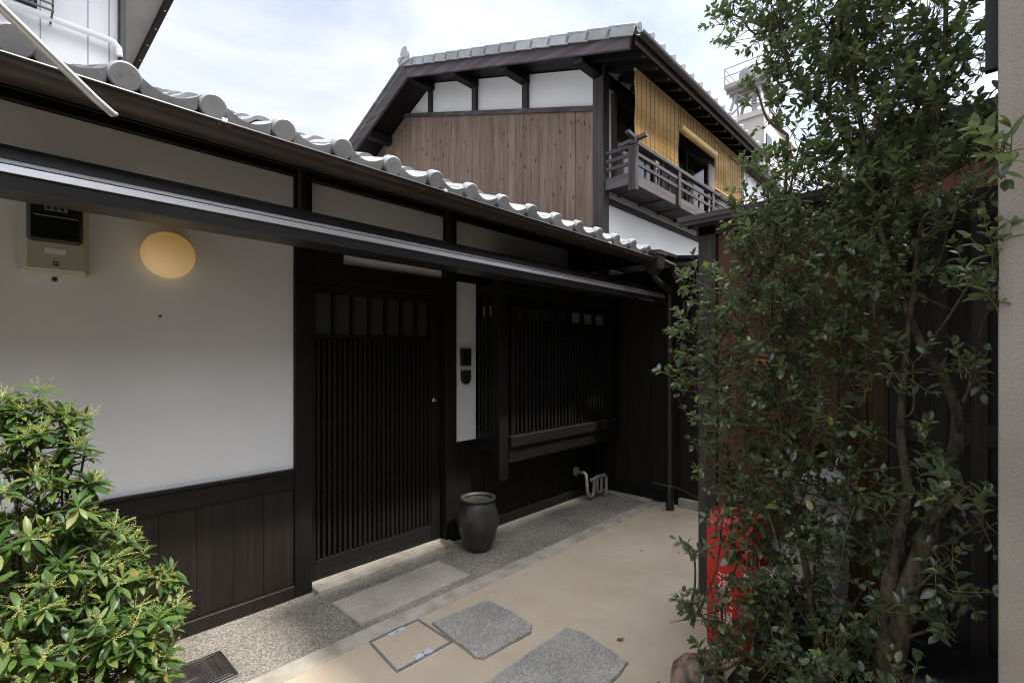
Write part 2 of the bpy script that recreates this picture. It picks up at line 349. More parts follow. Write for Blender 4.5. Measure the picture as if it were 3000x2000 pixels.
# ================================================================== SETTING
g = MB(); g.add([(-300, -300, -.012), (300, -300, -.012), (300, 300, -.012), (-300, 300, -.012)], [(0, 1, 2, 3)]); struct(g.build('ground', 'ground', fix=False))
g = MB(); g.box(-3, 4.78, -3, 2.312, -.05, 0); struct(g.build('paving', 'tan_paving'))
g = MB(); g.box(-3, 4.70, 2.315, 2.435, -.05, .004, c=.004); g.box(4.645, 4.765, 2.438, 3.05, -.05, .005, c=.004); struct(g.build('kerb', 'concrete'))
g = MB(); g.box(-3, 4.642, 2.438, 3.07, -.05, .002); struct(g.build('gravel_strip', 'aggregate'))
# planting bed by the tree
g = MB(); nb = 14; vs = []; fs = []
for i in range(nb + 1):
    for j in range(nb + 1):
        u = 1.97 + .95 * i / nb; v_ = -.35 + 1.17 * j / nb; e = min(i, j, nb - i, nb - j) / nb
        vs.append((u, v_, .008 + .11 * min(1, e * 5) + random.uniform(-.015, .015) * min(1, e * 6)))
for i in range(nb):
    for j in range(nb): k = i * (nb + 1) + j; fs.append((k, k + nb + 1, k + nb + 2, k + 1))
struct(g.add(vs, fs).build('planting_bed', 'soil', smooth=True, fix=False, angle=0))

# ================================================================== FRONT HOUSE (low tiled house)
W = 3.08
H = thing('townhouse', 'low dark timber townhouse with white plaster, lattice door and grey tiled eaves', 'house', (1.5, W, 0))
fw = MB(); fw.box(-2.2, 1.29, W, W + .10, .80, 2.62); wall = fw.build('wall', 'plaster', H)
box('wall', 'plaster', H, 1.402, 2.488, W + .012, W + .1, 2.2, 2.62)
box('wall', 'plaster', H, 2.604, 4.70, W + .012, W + .1, 2.2, 2.62)
box('wall', 'plaster', H, 2.604, 2.835, W, W + .1, .80, 2.12)
box('core', 'timber', H, -2.2, 4.78, W + .22, W + .5, 0, 2.9)
box('wall_plate', 'timber_h', H, -2.2, 4.78, W - .03, W + .11, 2.622, 2.76, c=.004)
# posts
for (a, b_) in ((1.292, 1.40), (2.49, 2.602), (4.702, 4.775)):
    box('post', 'timber', H, a, b_, W - .025, W + .12, 0, 2.62, c=.004)
# wainscot
ws = box('wainscot', 'timber', H, -2.2, 1.29, W + .012, W + .1, 0, .79)
u = 1.288; k = 0
while u > -1.4:
    wd = (.176, .165, .182, .17)[k % 4]; k += 1
    box('board', 'wainscot', ws, u - wd + .0012, u, W - .006 - random.uniform(0, .0012), W + .012, .083, .682, c=.0008); u -= wd
box('rail', 'timber_h', H, -2.2, 1.289, W - .022, W + .02, .684, .785, c=.003)
box('cap_rail', 'timber_h', H, -2.2, 1.297, W - .034, W + .02, .787, .805, c=.003)
box('base_rail', 'wainscot', H, -2.2, 1.289, W - .028, W + .02, .0, .08, c=.003)
# entrance: sill, header, transom strip
box('door_sill', 'concrete', H, 1.402, 2.52, 2.975, W + .12, -.02, .035, c=.006)
box('header', 'timber_h', H, 1.402, 2.488, W + .0, W + .14, 1.985, 2.125, c=.003)
box('transom_panel', 'plaster', H, 1.62, 2.486, W + .03, W + .1, 2.128, 2.192)
box('bracket', 'timber_h', H, 1.404, 1.618, W - .02, W + .1, 2.128, 2.196, c=.003)
# sliding lattice door
D = box('door', 'timber', H, 1.405, 2.485, W + .085, W + .10, .04, 1.98)
for (a, b_) in ((1.405, 1.452), (2.395, 2.485)): box('stile', 'timber', D, a, b_, W + .040, W + .086, .036, 1.982, c=.002)
for (a, b_) in ((.036, .165), (1.925, 1.982)): box('rail', 'timber_h', D, 1.453, 2.394, W + .042, W + .086, a, b_, c=.002)
for z in (.565, 1.05, 1.625): box('cross_bar', 'timber_h', D, 1.453, 2.394, W + .058, W + .086, z, z + .022, c=.001)
slat = MB().box(-.0105, .0105, 0, .018, 0, 1.456, c=.0015).mesh('slat', 'timber')
ns = 25
for i in range(ns):
    put('slat', slat, D, Matrix.Translation((1.453 + .941 * (i + .5) / ns, W + .040, .167)))
for i in range(7):
    a = 1.453 + .941 * i / 7
    box('pane', 'frosted_glass', D, a + .012, a + .941 / 7 - .012, W + .078, W + .084, 1.65, 1.923)
    if i: box('muntin', 'timber', D, a - .011, a + .011, W + .045, W + .086, 1.648, 1.924, c=.001)
h = MB(); h.lathe([(.0, -.022), (.012, -.020), (.016, -.012), (.012, -.004), (.018, 0)], (2.42, W + .039, 1.157), 16, axis=1); h.build('handle', 'chrome', D, smooth=True)
# dark boarding right of the door and below the bay
lb = box('lower_wall', 'timber', H, 2.604, 4.78, W + .006, W + .1, 0, .798)
u = 2.606
while u < 4.76:
    box('board', 'timber', lb, u, min(u + .157, 4.775), W - .012 - random.uniform(0, .003), W + .006, .09, .79, c=.0015); u += .16
box('base_rail', 'timber_h', H, 2.604, 4.775, W - .03, W + .0, 0, .086, c=.003)
box('upper_panel', 'timber', H, 2.604, 4.30, W - .004, W + .011, 2.122, 2.25)
# projecting lattice bay window
BV = 2.80
bay = box('bay_window', 'timber', H, 2.86, 4.56, BV + .075, BV + .09, .80, 2.18)
box('post', 'timber', bay, 2.83, 2.935, BV - .01, BV + .09, .485, 2.2, c=.004)
box('post', 'timber', bay, 2.985, 3.035, BV, BV + .07, .83, 2.2, c=.003)
box('mullion', 'timber', bay, 2.937, 2.983, BV + .03, BV + .07, .83, 2.2)
box('post', 'timber', bay, 4.50, 4.575, BV - .01, BV + .09, .60, 2.2, c=.004)
box('sill_beam', 'timber_h', bay, 2.937, 4.60, BV - .045, BV + .1, .75, .84, c=.004)
box('apron', 'timber_h', bay, 2.937, 4.60, BV - .02, BV + .09, .62, .747, c=.004)
box('head', 'timber_h', bay, 2.85, 4.60, BV - .02, BV + .1, 2.02, 2.2, c=.004)
box('floor', 'timber_h', bay, 2.86, 4.56, BV + .1, W - .015, .70, .80)
box('roof_board', 'timber_h', bay, 2.82, 4.60, BV - .06, W - .005, 2.202, 2.225)
box('side_rail', 'timber', bay, 2.832, 2.875, BV + .092, W - .014, .80, .87)
box('side_rail', 'timber', bay, 2.832, 2.875, BV + .092, W - .014, 2.02, 2.1)
box('pane', 'pale_reflection', bay, 2.876, 2.884, BV + .11, W - .05, 1.83, 1.93)  # side pane in the painted reflection grey
box('side_back', 'timber', bay, 2.885, 2.895, BV + .092, W - .014, .87, 2.02)
for z in (1.25, 1.66): box('cross_bar', 'timber_h', bay, 3.036, 4.498, BV + .022, BV + .05, z, z + .02)
sl = MB().box(-.0105, .0105, 0, .020, 0, .975, c=.0015).mesh('slat', 'timber')
sl2 = MB().box(-.0135, .0135, 0, .024, 0, 1.177, c=.0015).mesh('slat', 'timber')
n_ = 28
for i in range(n_):
    uu = 3.038 + 1.46 * (i + .5) / n_
    put('slat', sl2 if i % 4 == 2 else sl, bay, Matrix.Translation((uu, BV - (.003 if i % 4 == 2 else 0), .842)))
for i in range(4):
    put('slat', sl if i != 1 else sl2, bay, Matrix.Translation((2.834, BV + .115 + .042 * i, .86)) @ Matrix.Rotation(R(-90), 4, 'Z') @ Matrix.Translation((0, .002, 0)))
for i in range(7):
    a = 3.05 + 1.44 * i / 7
    box('pane', 'pale_reflection' if i >= 4 else 'frosted_glass', bay, a + .01, a + .195, BV + .030 if i >= 4 else BV + .066, BV + .036 if i >= 4 else BV + .072, 1.83, 1.93)  # right-hand panes carry the painted reflection, the others plain glass
box('pane', 'glass', bay, 3.04, 4.495, BV + .060, BV + .065, .86, 1.82)
# rafters, soffit, eaves
SL = .41
zr = lambda v_: 2.405 + (v_ - 2.15) * SL
sf = MB(); sf.prism([(2.15, zr(2.15) - .012), (4.7, zr(4.7) - .012), (4.7, zr(4.7) + .012), (2.15, zr(2.15) + .012)], 0, -2.2, 4.16); roof = sf.build('roof', 'timber', H)
sf = MB(); sf.prism([(4.7, zr(4.7) - .012), (7.3, zr(4.7) - 1.05), (7.3, zr(4.7) - 1.03), (4.7, zr(4.7) + .012)], 0, -2.2, 4.16); sf.build('rear_slope', 'tile', roof)
raf = MB().prism([(2.17, zr(2.17) - .075), (W + .05, zr(W + .05) - .075), (W + .05, zr(W + .05) - .014), (2.17, zr(2.17) - .014)], 0, -.022, .022).mesh('rafter', 'timber')
for i in range(19): put('rafter', raf, roof, Matrix.Translation((-.4 + .25 * i, 0, 0)))
box('fascia', 'timber_h', roof, -2.2, 4.16, 2.155, 2.168, 2.33, 2.405)
# tiles: wave section along U, stepped rows up the slope
PW = .2657
def wave(x):                                   # x in 0..PW, roll centred on 0
    r_ = .05
    d = min(x, PW - x)
    if d < r_ * .96: return .030 + math.sqrt(max(r_ * r_ - d * d, 0)) * .62
    q = (d - r_ * .96) / (PW / 2 - r_ * .96)
    return .030 + .0087 - .030 * math.sin(q * math.pi / 2)
def tile_mesh(length, thick):
    n = 18; vs = []; fs = []
    xs = [-.055 + (PW + .02) * i / n for i in range(n + 1)]
    for y0, zo in ((0, .022), (length, 0.0)):
        for dz in (0, -thick):
            for x in xs: vs.append((x, y0, wave(x % PW) + zo + dz))
    q = n + 1
    for i in range(n):
        fs += [(i, i + 1, 2 * q + i + 1, 2 * q + i), (q + i + 1, q + i, 3 * q + i, 3 * q + i + 1), (i + 1, i, q + i, q + i + 1), (2 * q + i, 2 * q + i + 1, 3 * q + i + 1, 3 * q + i)]
    fs += [(0, 2 * q, 3 * q, q), (n, q + n, 3 * q + n, 2 * q + n)]
    return MB().add(vs, fs).mesh('roof_tile', 'tile', smooth=True)
tm = tile_mesh(.265, .018)
slope_rot = Matrix.Rotation(math.atan(SL), 4, 'X')
U0 = .315
# eave tile: body + round end disc + drooping apron, one moulded piece
et = MB(); bt = tile_mesh(.265, .018)
et.v += [tuple(v_.co) for v_ in bt.vertices]; et.f += [tuple(p.vertices) for p in bt.polygons]
bpy.data.meshes.remove(bt)
na = 16; vs = []
for y0 in (-.012, .012):
    for top in (1, 0):
        for i in range(na + 1):
            x = .038 + (PW - .085) * i / na
            zt = wave(x) + .024
            vs.append((x, y0 + .0, zt if top else zt - .052 + .010 * abs(i / na - .5)))
fs = []; q = na + 1
for i in range(na):
    fs += [(i, i + 1, q + i + 1, q + i), (2 * q + i + 1, 2 * q + i, 3 * q + i, 3 * q + i + 1), (i, 2 * q + i, 2 * q + i + 1, i + 1), (q + i, q + i + 1, 3 * q + i + 1, 3 * q + i)]
fs += [(0, q, 3 * q, 2 * q), (na, 2 * q + na, 3 * q + na, q + na)]
et.add(vs, fs)
et.lathe([(0, -.030), (.043, -.030), (.047, -.026), (.048, -.020), (.048, .02), (0, .02)], (0, 0, .048), 36, axis=1)
em = et.mesh('eave_tile', 'tile', smooth=True, angle=35)
rowlen = .235; ca, sa = math.cos(math.atan(SL)), math.sin(math.atan(SL))
for kx in range(-8, 15):
    for rw in range(11):
        if kx < -3 and rw > 4: continue
        y = 2.15 + rw * rowlen * ca; z = zr(2.15) + .016 + rw * rowlen * sa
        jit = Matrix.Translation((random.uniform(-.004, .004), random.uniform(-.006, .006), random.uniform(-.002, .002)))
        put('eave_tile' if rw == 0 else 'roof_tile', em if rw == 0 else tm, roof, Matrix.Translation((U0 + kx * PW, y, z)) @ jit @ (slope_rot if rw else slope_rot))
rd = MB(); rd.lathe([(.0, 0), (.085, 0), (.085, 6.4), (0, 6.4)], (-2.2, 4.74, zr(4.74) + .06), 18, axis=0); rd.build('ridge', 'tile', roof, smooth=True)
# gutter
gt = MB(); GV, GZ, GR = 2.108, 2.383, .060; ng = 14; vs = []
prof = [(GV - GR * math.cos(math.pi * i / ng), GZ - GR * math.sin(math.pi * i / ng)) for i in range(ng + 1)]
inner = [(GV - (GR - .004) * math.cos(math.pi * i / ng), GZ - (GR - .004) * math.sin(math.pi * i / ng)) for i in range(ng, -1, -1)]
gt.prism(prof + inner, 0, -2.3, 4.10); gut = gt.build('gutter', 'gutter', H, smooth=True)
bd = MB(); bd.tube([(-2.3, GV - GR, GZ), (4.10, GV - GR, GZ)], .006, 8); bd.build('bead', 'gutter', gut, smooth=True)
for uu in (.60, 1.66, 3.30):
    cp = MB(); p2 = [(GV - (GR + .004) * math.cos(math.pi * i / ng), GZ + .004 - (GR + .005) * math.sin(math.pi * i / ng)) for i in range(ng + 1)]
    p3 = [(GV - (GR + .001) * math.cos(math.pi * i / ng), GZ + .004 - (GR + .001) * math.sin(math.pi * i / ng)) for i in range(ng, -1, -1)]
    cp.prism(p2 + p3, 0, uu - .022, uu + .022); cp.build('coupler', 'gutter', gut, smooth=True)
    MB().box(uu - .010, uu + .010, GV - GR - .012, GV - GR + .012, GZ - .004, GZ + .012, c=.002).build('clip', 'aluminium', gut)
# hoppers and downpipes
for (uu, vv, z0, z1, s_) in ((4.14, 2.10, 2.25, 2.45, 1.0), (4.44, 1.98, 2.19, 2.37, .9)):
    hp = MB(); a, b_ = .060 * s_, .085 * s_
    vs = []
    for zz, rr_ in ((z0, a * .55), (z0 + .05, a), (z1 - .03, b_ * .92), (z1 - .03, b_), (z1, b_), (z1, b_ - .008), (z0 + .06, a - .006)):
        vs += [(uu - rr_, vv - rr_, zz), (uu + rr_, vv - rr_, zz), (uu + rr_, vv + rr_, zz), (uu - rr_, vv + rr_, zz)]
    fs = [(0, 3, 2, 1)] + [(4 * i + j, 4 * i + (j + 1) % 4, 4 * i + 4 + (j + 1) % 4, 4 * i + 4 + j) for i in range(6) for j in range(4)] + [(24, 25, 26, 27)]
    hp.add(vs, fs); hp.build('hopper', 'gutter', H)
dp = MB(); dp.tube([(4.14, 2.10, 2.26), (4.14, 2.10, 2.235), (4.17, 2.105, 2.21), (4.50, 2.14, 2.155), (4.545, 2.143, 2.13), (4.55, 2.144, 2.08), (4.55, 2.144, .22), (4.55, 2.144, .0)], .028, 14); d1 = dp.build('downpipe', 'gutter', H, smooth=True)
MB().lathe([(.034, 0), (.038, 0), (.038, .20), (.030, .215), (.029, .215)], (4.55, 2.144, .004), 18).build('shoe', 'black_plastic', d1, smooth=True)
for z in (.62, 1.55): MB().lathe([(.0285, 0), (.034, 0), (.034, .02), (.0285, .02)], (4.55, 2.144, z), 16).build('strap', 'gutter', d1, smooth=True)
dp = MB(); dp.tube([(4.44, 1.98, 2.2), (4.44, 1.98, 2.14), (4.47, 1.99, 2.10), (4.60, 2.03, 2.08), (4.64, 2.04, 2.05), (4.64, 2.04, 1.80), (4.66, 2.04, 1.76), (4.765, 2.04, 1.74)], .024, 12); dp.build('downpipe', 'gutter', H, smooth=True)

# ---- awning cassette hung under the eaves
A = thing('awning', 'long dark awning cassette with silver rail under the gutter', 'awning', (1.5, 2.4, 2.04))
MB().prism([(2.275, 2.046), (2.30, 2.046), (2.50, 2.060), (2.50, 2.10), (2.275, 2.10), (2.275, 2.088)], 0, -2.3, 4.70).build('lower_box', 'bronze', A)
MB().prism([(2.266, 2.096), (2.274, 2.096), (2.274, 2.121), (2.269, 2.121)], 0, -2.3, 4.705).build('front_rail', 'aluminium', A)
MB().prism([(2.276, 2.127), (2.279, 2.1265), (2.284, 2.130), (2.284, 2.139), (2.281, 2.142), (2.276, 2.138)], 0, -2.3, 4.70).build('edge_strip', 'aluminium', A)
MB().prism([(2.285, 2.102), (2.50, 2.102), (2.50, 2.205), (2.335, 2.205), (2.335, 2.190), (2.320, 2.188), (2.318, 2.174), (2.308, 2.172), (2.306, 2.160), (2.296, 2.157), (2.294, 2.148), (2.285, 2.146)], 0, -2.3, 4.70).build('upper_box', 'bronze', A)
MB().prism([(2.268, 2.04), (2.505, 2.054), (2.505, 2.212), (2.33, 2.212), (2.268, 2.13)], 0, 4.706, 4.722).build('end_cap', 'bronze', A)
for uu in (-.9, 1.062, 2.009, 3.75): MB().box(uu - .014, uu + .014, 2.41, 2.45, 2.206, zr(2.43) - .014).build('bracket', 'bronze', A)

# ---- things on the wall
lm = thing('wall_lamp', 'round glowing amber globe lamp on the white plaster wall', 'lamp', (.628, W, 2.025))
MB().lathe([(.0, -.012), (.085, -.012), (.085, 0)], (.628, W - .001, 2.025), 40, axis=1).build('back_plate', 'black_plastic', lm, smooth=True)
prof = [(.0, -.155)] + [(.118 * math.sin(a), -.055 - .100 * math.cos(a)) for a in [R(x) for x in range(6, 126, 6)]] + [(.086, -.013)]
MB().lathe(prof, (.628, W, 2.025), 48, axis=1).build('globe', 'lamp_glass', lm, smooth=True, angle=0)
MB().box(.66, .672, W - .03, W - .012, 2.128, 2.142, c=.002).build('screw', 'black_plastic', lm)
em_ = thing('electric_meter', 'beige electric meter box with black glass window on the plaster wall', 'electric meter', (.2, W, 1.86))
MB().box(.082, .318, W - .065, W - .001, 1.865, 2.30, c=.018).build('case', 'meter_body', em_, smooth=True, angle=30)
MB().box(.098, .302, W - .082, W - .064, 1.885, 2.29, c=.008).build('cover', 'meter_body', em_)
mw = MB().box(.104, .288, W - .118, W - .081, 2.008, 2.288, c=.012).build('window_frame', 'black_plastic', em_)
MB().box(.122, .272, W - .121, W - .117, 2.035, 2.275).build('pane', 'glass', mw)
MB().box(.160, .235, W - .123, W - .1205, 2.145, 2.165).build('dial_strip', 'grey_print', mw)
for k in range(3): MB().box(.166 + .022 * k, .180 + .022 * k, W - .1245, W - .1225, 2.148, 2.162).build('digit_window', 'slot_dark', mw)
MB().box(.125, .270, W - .123, W - .1205, 2.118, 2.122).build('divider', 'grey_print', mw)
MB().box(.162, .232, W - .0835, W - .0815, 1.962, 1.985).build('name_plate', 'white_print', em_)
mk = MB(); mk.box(.190, .209, W - .0835, W - .0815, 1.908, 1.927); mk.build('emblem', 'slot_dark', em_)
for k in range(2): MB().box(.1925 + .0085 * k, .1985 + .0085 * k, W - .085, W - .0832, 1.914 + .003 * k, 1.921).build('emblem_mark', 'meter_body', em_)
MB().lathe([(0, -.02), (.008, -.018), (.011, -.004), (.011, 0)], (.198, W - .03, 1.853), 12, axis=1).build('seal_screw', 'iron', em_, smooth=True)
nl = MB().lathe([(0, -.006), (.006, -.005), (.007, 0)], (.603, W - .001, 1.712), 10, axis=1).build('nail', 'iron', None, smooth=True); tag(nl, 'tiny dark nail in the plaster below the lamp', 'nail')
ic = thing('intercom', 'square black video intercom on the narrow plaster strip', 'intercom', (2.705, W, 1.43))
MB().box(2.652, 2.758, W - .032, W - .001, 1.425, 1.568, c=.005).build('case', 'black_plastic', ic)
MB().box(2.662, 2.690, W - .034, W - .0315, 1.435, 1.558).build('speaker_panel', 'glass', ic)
MB().lathe([(0, -.004), (.012, -.003), (.014, 0)], (2.722, W - .032, 1.525), 16, axis=1).build('lens', 'glass', ic, smooth=True)
db = thing('key_box', 'small shield shaped dark key box below the intercom', 'key box', (2.705, W, 1.27))
sh = [(2.660, 1.39), (2.752, 1.39)] + [(2.706 + .046 * math.cos(a), 1.315 - .043 * math.sin(a)) for a in [R(x) for x in range(0, 181, 20)]]
MB().prism(sh, 1, W - .03, W - .001).build('cover', 'black_plastic', db)
MB().prism([(2.706 + (x - 2.706) * .82, 1.333 + (z - 1.333) * .84) for x, z in sh], 1, W - .035, W - .0295).build('lid', 'bronze', db)

# ================================================================== WING AND TWO-STOREY HOUSE
T2 = thing('two_storey_house', 'two storey wooden house with board gable, balcony and tiled roof', 'house', (7, 5.5, 0))
wing = box('wing_wall', 'timber', T2, 4.782, 4.9, 1.72, W + .2, .09, 2.42)
v0 = 1.72; k = 0
while v0 < 3.04:
    wd = (.145, .15, .14)[k % 3]; k += 1
    box('board', 'wainscot', wing, 4.765 - random.uniform(0, .003), 4.782, v0, min(v0 + wd - .003, W - .03), .13, 2.41, c=.0015); v0 += wd
box('base_rail', 'timber', T2, 4.752, 4.78, 1.72, W - .03, .075, .13, c=.003)
box('base_rail', 'timber', T2, 4.758, 4.78, 1.72, W - .03, .0, .073, c=.003)
box('foundation', 'concrete', T2, 4.70, 4.757, 1.905, 2.13, -.02, .085, c=.006)
box('foundation', 'concrete', T2, 4.68, 4.757, 1.60, 1.90, -.02, .065, c=.006)
box('wing_front', 'timber', T2, 4.9, 9.0, 1.72, 1.84, 0, 2.42)
# wing eaves
wr = MB(); zw = lambda v_: 2.40 + (v_ - 1.62) * .12
wr.prism([(1.62, zw(1.62)), (3.33, zw(3.33)), (3.33, zw(3.33) + .03), (1.62, zw(1.62) + .03)], 0, 4.55, 9.0); wr.prism([(2.06, zw(2.06) - .002), (3.33, zw(3.33) - .002), (3.33, zw(3.33) + .028), (2.06, zw(2.06) + .028)], 0, 4.182, 4.548); wro = wr.build('wing_roof', 'timber', T2)
MB().prism([(2.20, 2.36), (3.33, 2.36), (3.33, zr(3.33) + .05), (2.20, zr(2.20) + .03)], 0, 4.163, 4.180).build('closure_board', 'timber', T2)
gt = MB(); gp = [(1.60 - .05 * math.cos(math.pi * i / 10), 2.37 - .05 * math.sin(math.pi * i / 10)) for i in range(11)]; gi = [(1.60 - .046 * math.cos(math.pi * i / 10), 2.37 - .046 * math.sin(math.pi * i / 10)) for i in range(10, -1, -1)]
gt.prism(gp + gi, 0, 4.5, 9.0).build('gutter', 'gutter', T2, smooth=True)
MB().tube([(4.16, 2.08, 2.40), (4.44, 1.98, 2.32)], .022, 10).build('link_pipe', 'gutter', T2, smooth=True)
# upper walls
GU = 5.23
TZ = lambda v_: 4.643 + (v_ - 3.47) * .316           # top of the boarding
RZ = lambda v_: 5.04 + (min(v_, 6.82) - 2.72) * .327 - max(0, v_ - 6.82) * .44   # top line of verge board
core = MB(); core.prism([(3.48, 2.3), (8.9, 2.3), (8.9, RZ(8.9) - .12), (6.82, RZ(6.82) - .12), (3.48, RZ(3.48) - .12)], 0, GU + .03, GU + .15); gw = core.build('gable_wall', 'plaster_upper', T2)
v0 = 3.475; k = 0
while v0 < 8.6:
    wd = .152 + .012 * ((k * 7) % 3 - 1); k += 1
    a, b_ = v0, v0 + wd - .0055
    za, zb = TZ(a), TZ(b_)
    lim = lambda q: min(TZ(q), RZ(q) - .121)
    off = random.uniform(0, .004)
    MB().prism([(a, 2.4), (b_, 2.4), (b_, lim(b_)), (a, lim(a))], 0, GU + .002 - off, GU + .03).build('board', 'gable_board', gw); v0 += wd
for a, b_ in ((4.59, 4.685), (5.66, 5.755), (6.81, 6.89)):
    MB().prism([(a, TZ(a)), (b_, TZ(b_)), (b_, RZ(b_) - .12), (a, RZ(a) - .12)], 0, GU - .025, GU + .03).build('stud', 'weathered_z', gw)
MB().prism([(3.475, TZ(3.475) - .035), (7.9, TZ(7.9) - .035), (7.9, TZ(7.9) + .03), (3.475, TZ(3.475) + .03)], 0, GU - .03, GU + .029).build('trim', 'weathered', gw)
box('corner_post', 'weathered_z', T2, GU - .035, GU + .10, 3.315, 3.474, 2.3, 5.12, c=.004)
# purlins poking through the gable towards the verge
for vv in (3.40, 4.637, 5.707, 6.82):
    zz = RZ(vv) - .10
    MB().box(4.775, GU + .02, vv - .065, vv + .065, zz - .17, zz, c=.004).build('purlin', 'timber_h', T2)
vv = 8.1; MB().box(4.775, GU + .02, vv - .06, vv + .06, RZ(vv) - .28, RZ(vv) - .12).build('purlin', 'timber_h', T2)
# front (balcony side) wall
FV = 3.34
box('front_wall', 'plaster_upper', T2, GU + .102, 9.0, FV, FV + .12, 2.3, 5.0)
box('beam', 'timber_h', T2, GU + .102, 9.0, FV - .03, FV + .0, 3.43, 3.50, c=.003)
box('beam', 'timber_h', T2, GU + .102, 9.0, FV - .035, FV + .0, 4.90, 5.05, c=.003)
box('end_post', 'timber', T2, 8.92, 9.03, FV - .03, FV + .15, 2.3, 5.0)
for (a, b_) in ((5.42, 6.55), (6.75, 8.5)):
    wn = box('window', 'timber', T2, a, b_, FV - .004, FV + .01, 3.78, 4.86)
    box('frame', 'weathered_z', wn, a, a + .07, FV - .045, FV - .004, 3.78, 4.86, c=.003); box('frame', 'weathered_z', wn, b_ - .07, b_, FV - .045, FV - .004, 3.78, 4.86, c=.003)
    box('frame', 'timber_h', wn, a + .07, b_ - .07, FV - .045, FV - .004, 4.79, 4.86); box('frame', 'timber_h', wn, a + .07, b_ - .07, FV - .045, FV - .004, 3.78, 3.83)
    mm = (a + b_) / 2; box('frame', 'weathered_z', wn, mm - .025, mm + .025, FV - .04, FV - .004, 3.83, 4.79)
    for x0, x1 in ((a + .07, mm - .025), (mm + .025, b_ - .07)): box('pane', 'glass', wn, x0, x1, FV - .016, FV - .0045, 3.83, 4.79)
# balcony
BC = thing('balcony', 'weathered wooden balcony with slatted railing on the upper floor', 'balcony', (7, 3.1, 3.5))
B0, B1, BF = 5.235, 8.95, 2.935
box('floor_board', 'weathered_u', BC, B0 + .03, B1, BF + .03, FV - .002, 3.60, 3.63)
box('front_beam', 'weathered_u', BC, B0 + .06, B1, BF - .005, BF + .03, 3.57, 3.71, c=.003)
box('side_beam', 'weathered', BC, B0 + .0, B0 + .035, BF + .05, 3.312, 3.57, 3.71, c=.003)
for uu in np.linspace(B0 + .35, B1 - .1, 7): box('joist', 'weathered', BC, uu - .02, uu + .02, BF + .032, FV - .002, 3.572, 3.598)
posts = [B0 + .03, 6.45, 7.65, 8.9]
for i, uu in enumerate(posts): box('post', 'weathered_z', BC, uu - .04, uu + .04, BF - .045, BF - .006 + .06 * (i == 0), 3.49 if i == 0 else 3.56, 4.03, c=.004)
box('handrail', 'weathered_u', BC, B0 - .02, B1, BF - .05, BF + .02, 4.032, 4.085, c=.005)
for z in (3.80, 3.92): box('rail', 'weathered_u', BC, B0 + .075, B1, BF - .028, BF - .006, z, z + .045, c=.003)
for z in (3.80, 3.90, 4.005): box('side_rail', 'weathered', BC, B0 + .005, B0 + .03, BF + .055, 3.312, z, z + .045, c=.003)
uu = B0 + .33
while uu < B1 - .05:
    box('baluster', 'weathered_z', BC, uu - .014, uu + .014, BF - .005, BF + .018, 3.712, 3.92, c=.002); uu += .33
MB().bar((B0 + .03, BF - .17, 4.112), (B0 + .03, BF + .2, 4.075), .05, .042).build('handrail_end', 'weathered', BC)
MB().bar((B0 - .14, BF - .01, 4.138), (B0 + .22, BF - .01, 4.095), .05, .042).build('handrail_end', 'weathered_u', BC)
# roof
ro = MB(); E0 = 2.64
ro.prism([(E0, RZ(E0) - .10), (6.82, RZ(6.82) - .10), (9.2, RZ(9.2) - .10), (9.2, RZ(9.2) - .02), (6.82, RZ(6.82) + .0), (E0, RZ(E0) - .02)], 0, 4.77, 9.2); r2 = ro.build('roof', 'timber', T2)
MB().prism([(2.70, RZ(2.70) - .19), (6.82, RZ(6.82) - .235), (6.82, RZ(6.82)), (2.66, RZ(2.66))], 0, 4.725, 4.768).build('verge_board', 'weathered', r2)
MB().prism([(6.823, RZ(6.823) - .235), (9.2, RZ(9.2) - .21), (9.2, RZ(9.2)), (6.823, RZ(6.823))], 0, 4.725, 4.768).build('verge_board', 'weathered', r2)
# verge tiles stepping up the slope
th = math.atan(.327); NV = 15; ln = (6.86 - 2.60) / NV
vt = MB(); vt.box(-.035, .165, 0, ln / math.cos(th) + .05, .0, .022, c=.004); vt.box(-.035, -.012, 0, ln / math.cos(th) + .05, -.10, .0, c=.003)
vt.lathe([(0, 0), (.05, 0), (.052, .02), (.052, ln / math.cos(th) + .03), (0, ln / math.cos(th) + .03)], (.06, 0, .02), 16, axis=1)
vm = vt.mesh('verge_tile', 'tile', smooth=True)
for i in range(NV):
    y = 2.60 + ln * i; put('verge_tile', vm, r2, Matrix.Translation((4.72, y, RZ(2.60) + (y - 2.60) * .327 + .030)) @ Matrix.Rotation(th + .035, 4, 'X'))
th2 = -math.atan(.44); NL = 8; ln2 = (9.2 - 6.9) / NL
for i in range(NL):
    y = 6.9 + ln2 * (i + 1); put('verge_tile', vm, r2, Matrix.Translation((4.72, y, RZ(y) + .045)) @ Matrix.Rotation(math.pi, 4, 'Z') @ Matrix.Rotation(-th2 + .03, 4, 'X') @ Matrix.Translation((-.12, 0, 0)))
rot = Matrix.Rotation(math.atan(.327), 4, 'X')
for i in range(16):
    for rw in range(19):
        y = 2.585 + rw * .222
        put('eave_tile' if rw == 0 else 'roof_tile', em if rw == 0 else tm, r2, Matrix.Translation((4.98 + i * PW, y, RZ(2.585) + (y - 2.585) * .327 - .012)) @ rot)
MB().box(4.70, 9.2, 6.73, 6.91, RZ(6.82) + .02, RZ(6.82) + .15, c=.03).build('ridge', 'tile', r2)
og = MB(); og.lathe([(0, 0), (.10, 0), (.115, .02), (.115, .05), (0, .05)], (4.66, 6.82, RZ(6.82) + .14), 24, axis=0); og.box(4.66, 4.71, 6.66, 6.98, RZ(6.82) - .03, RZ(6.82) + .07, c=.012)
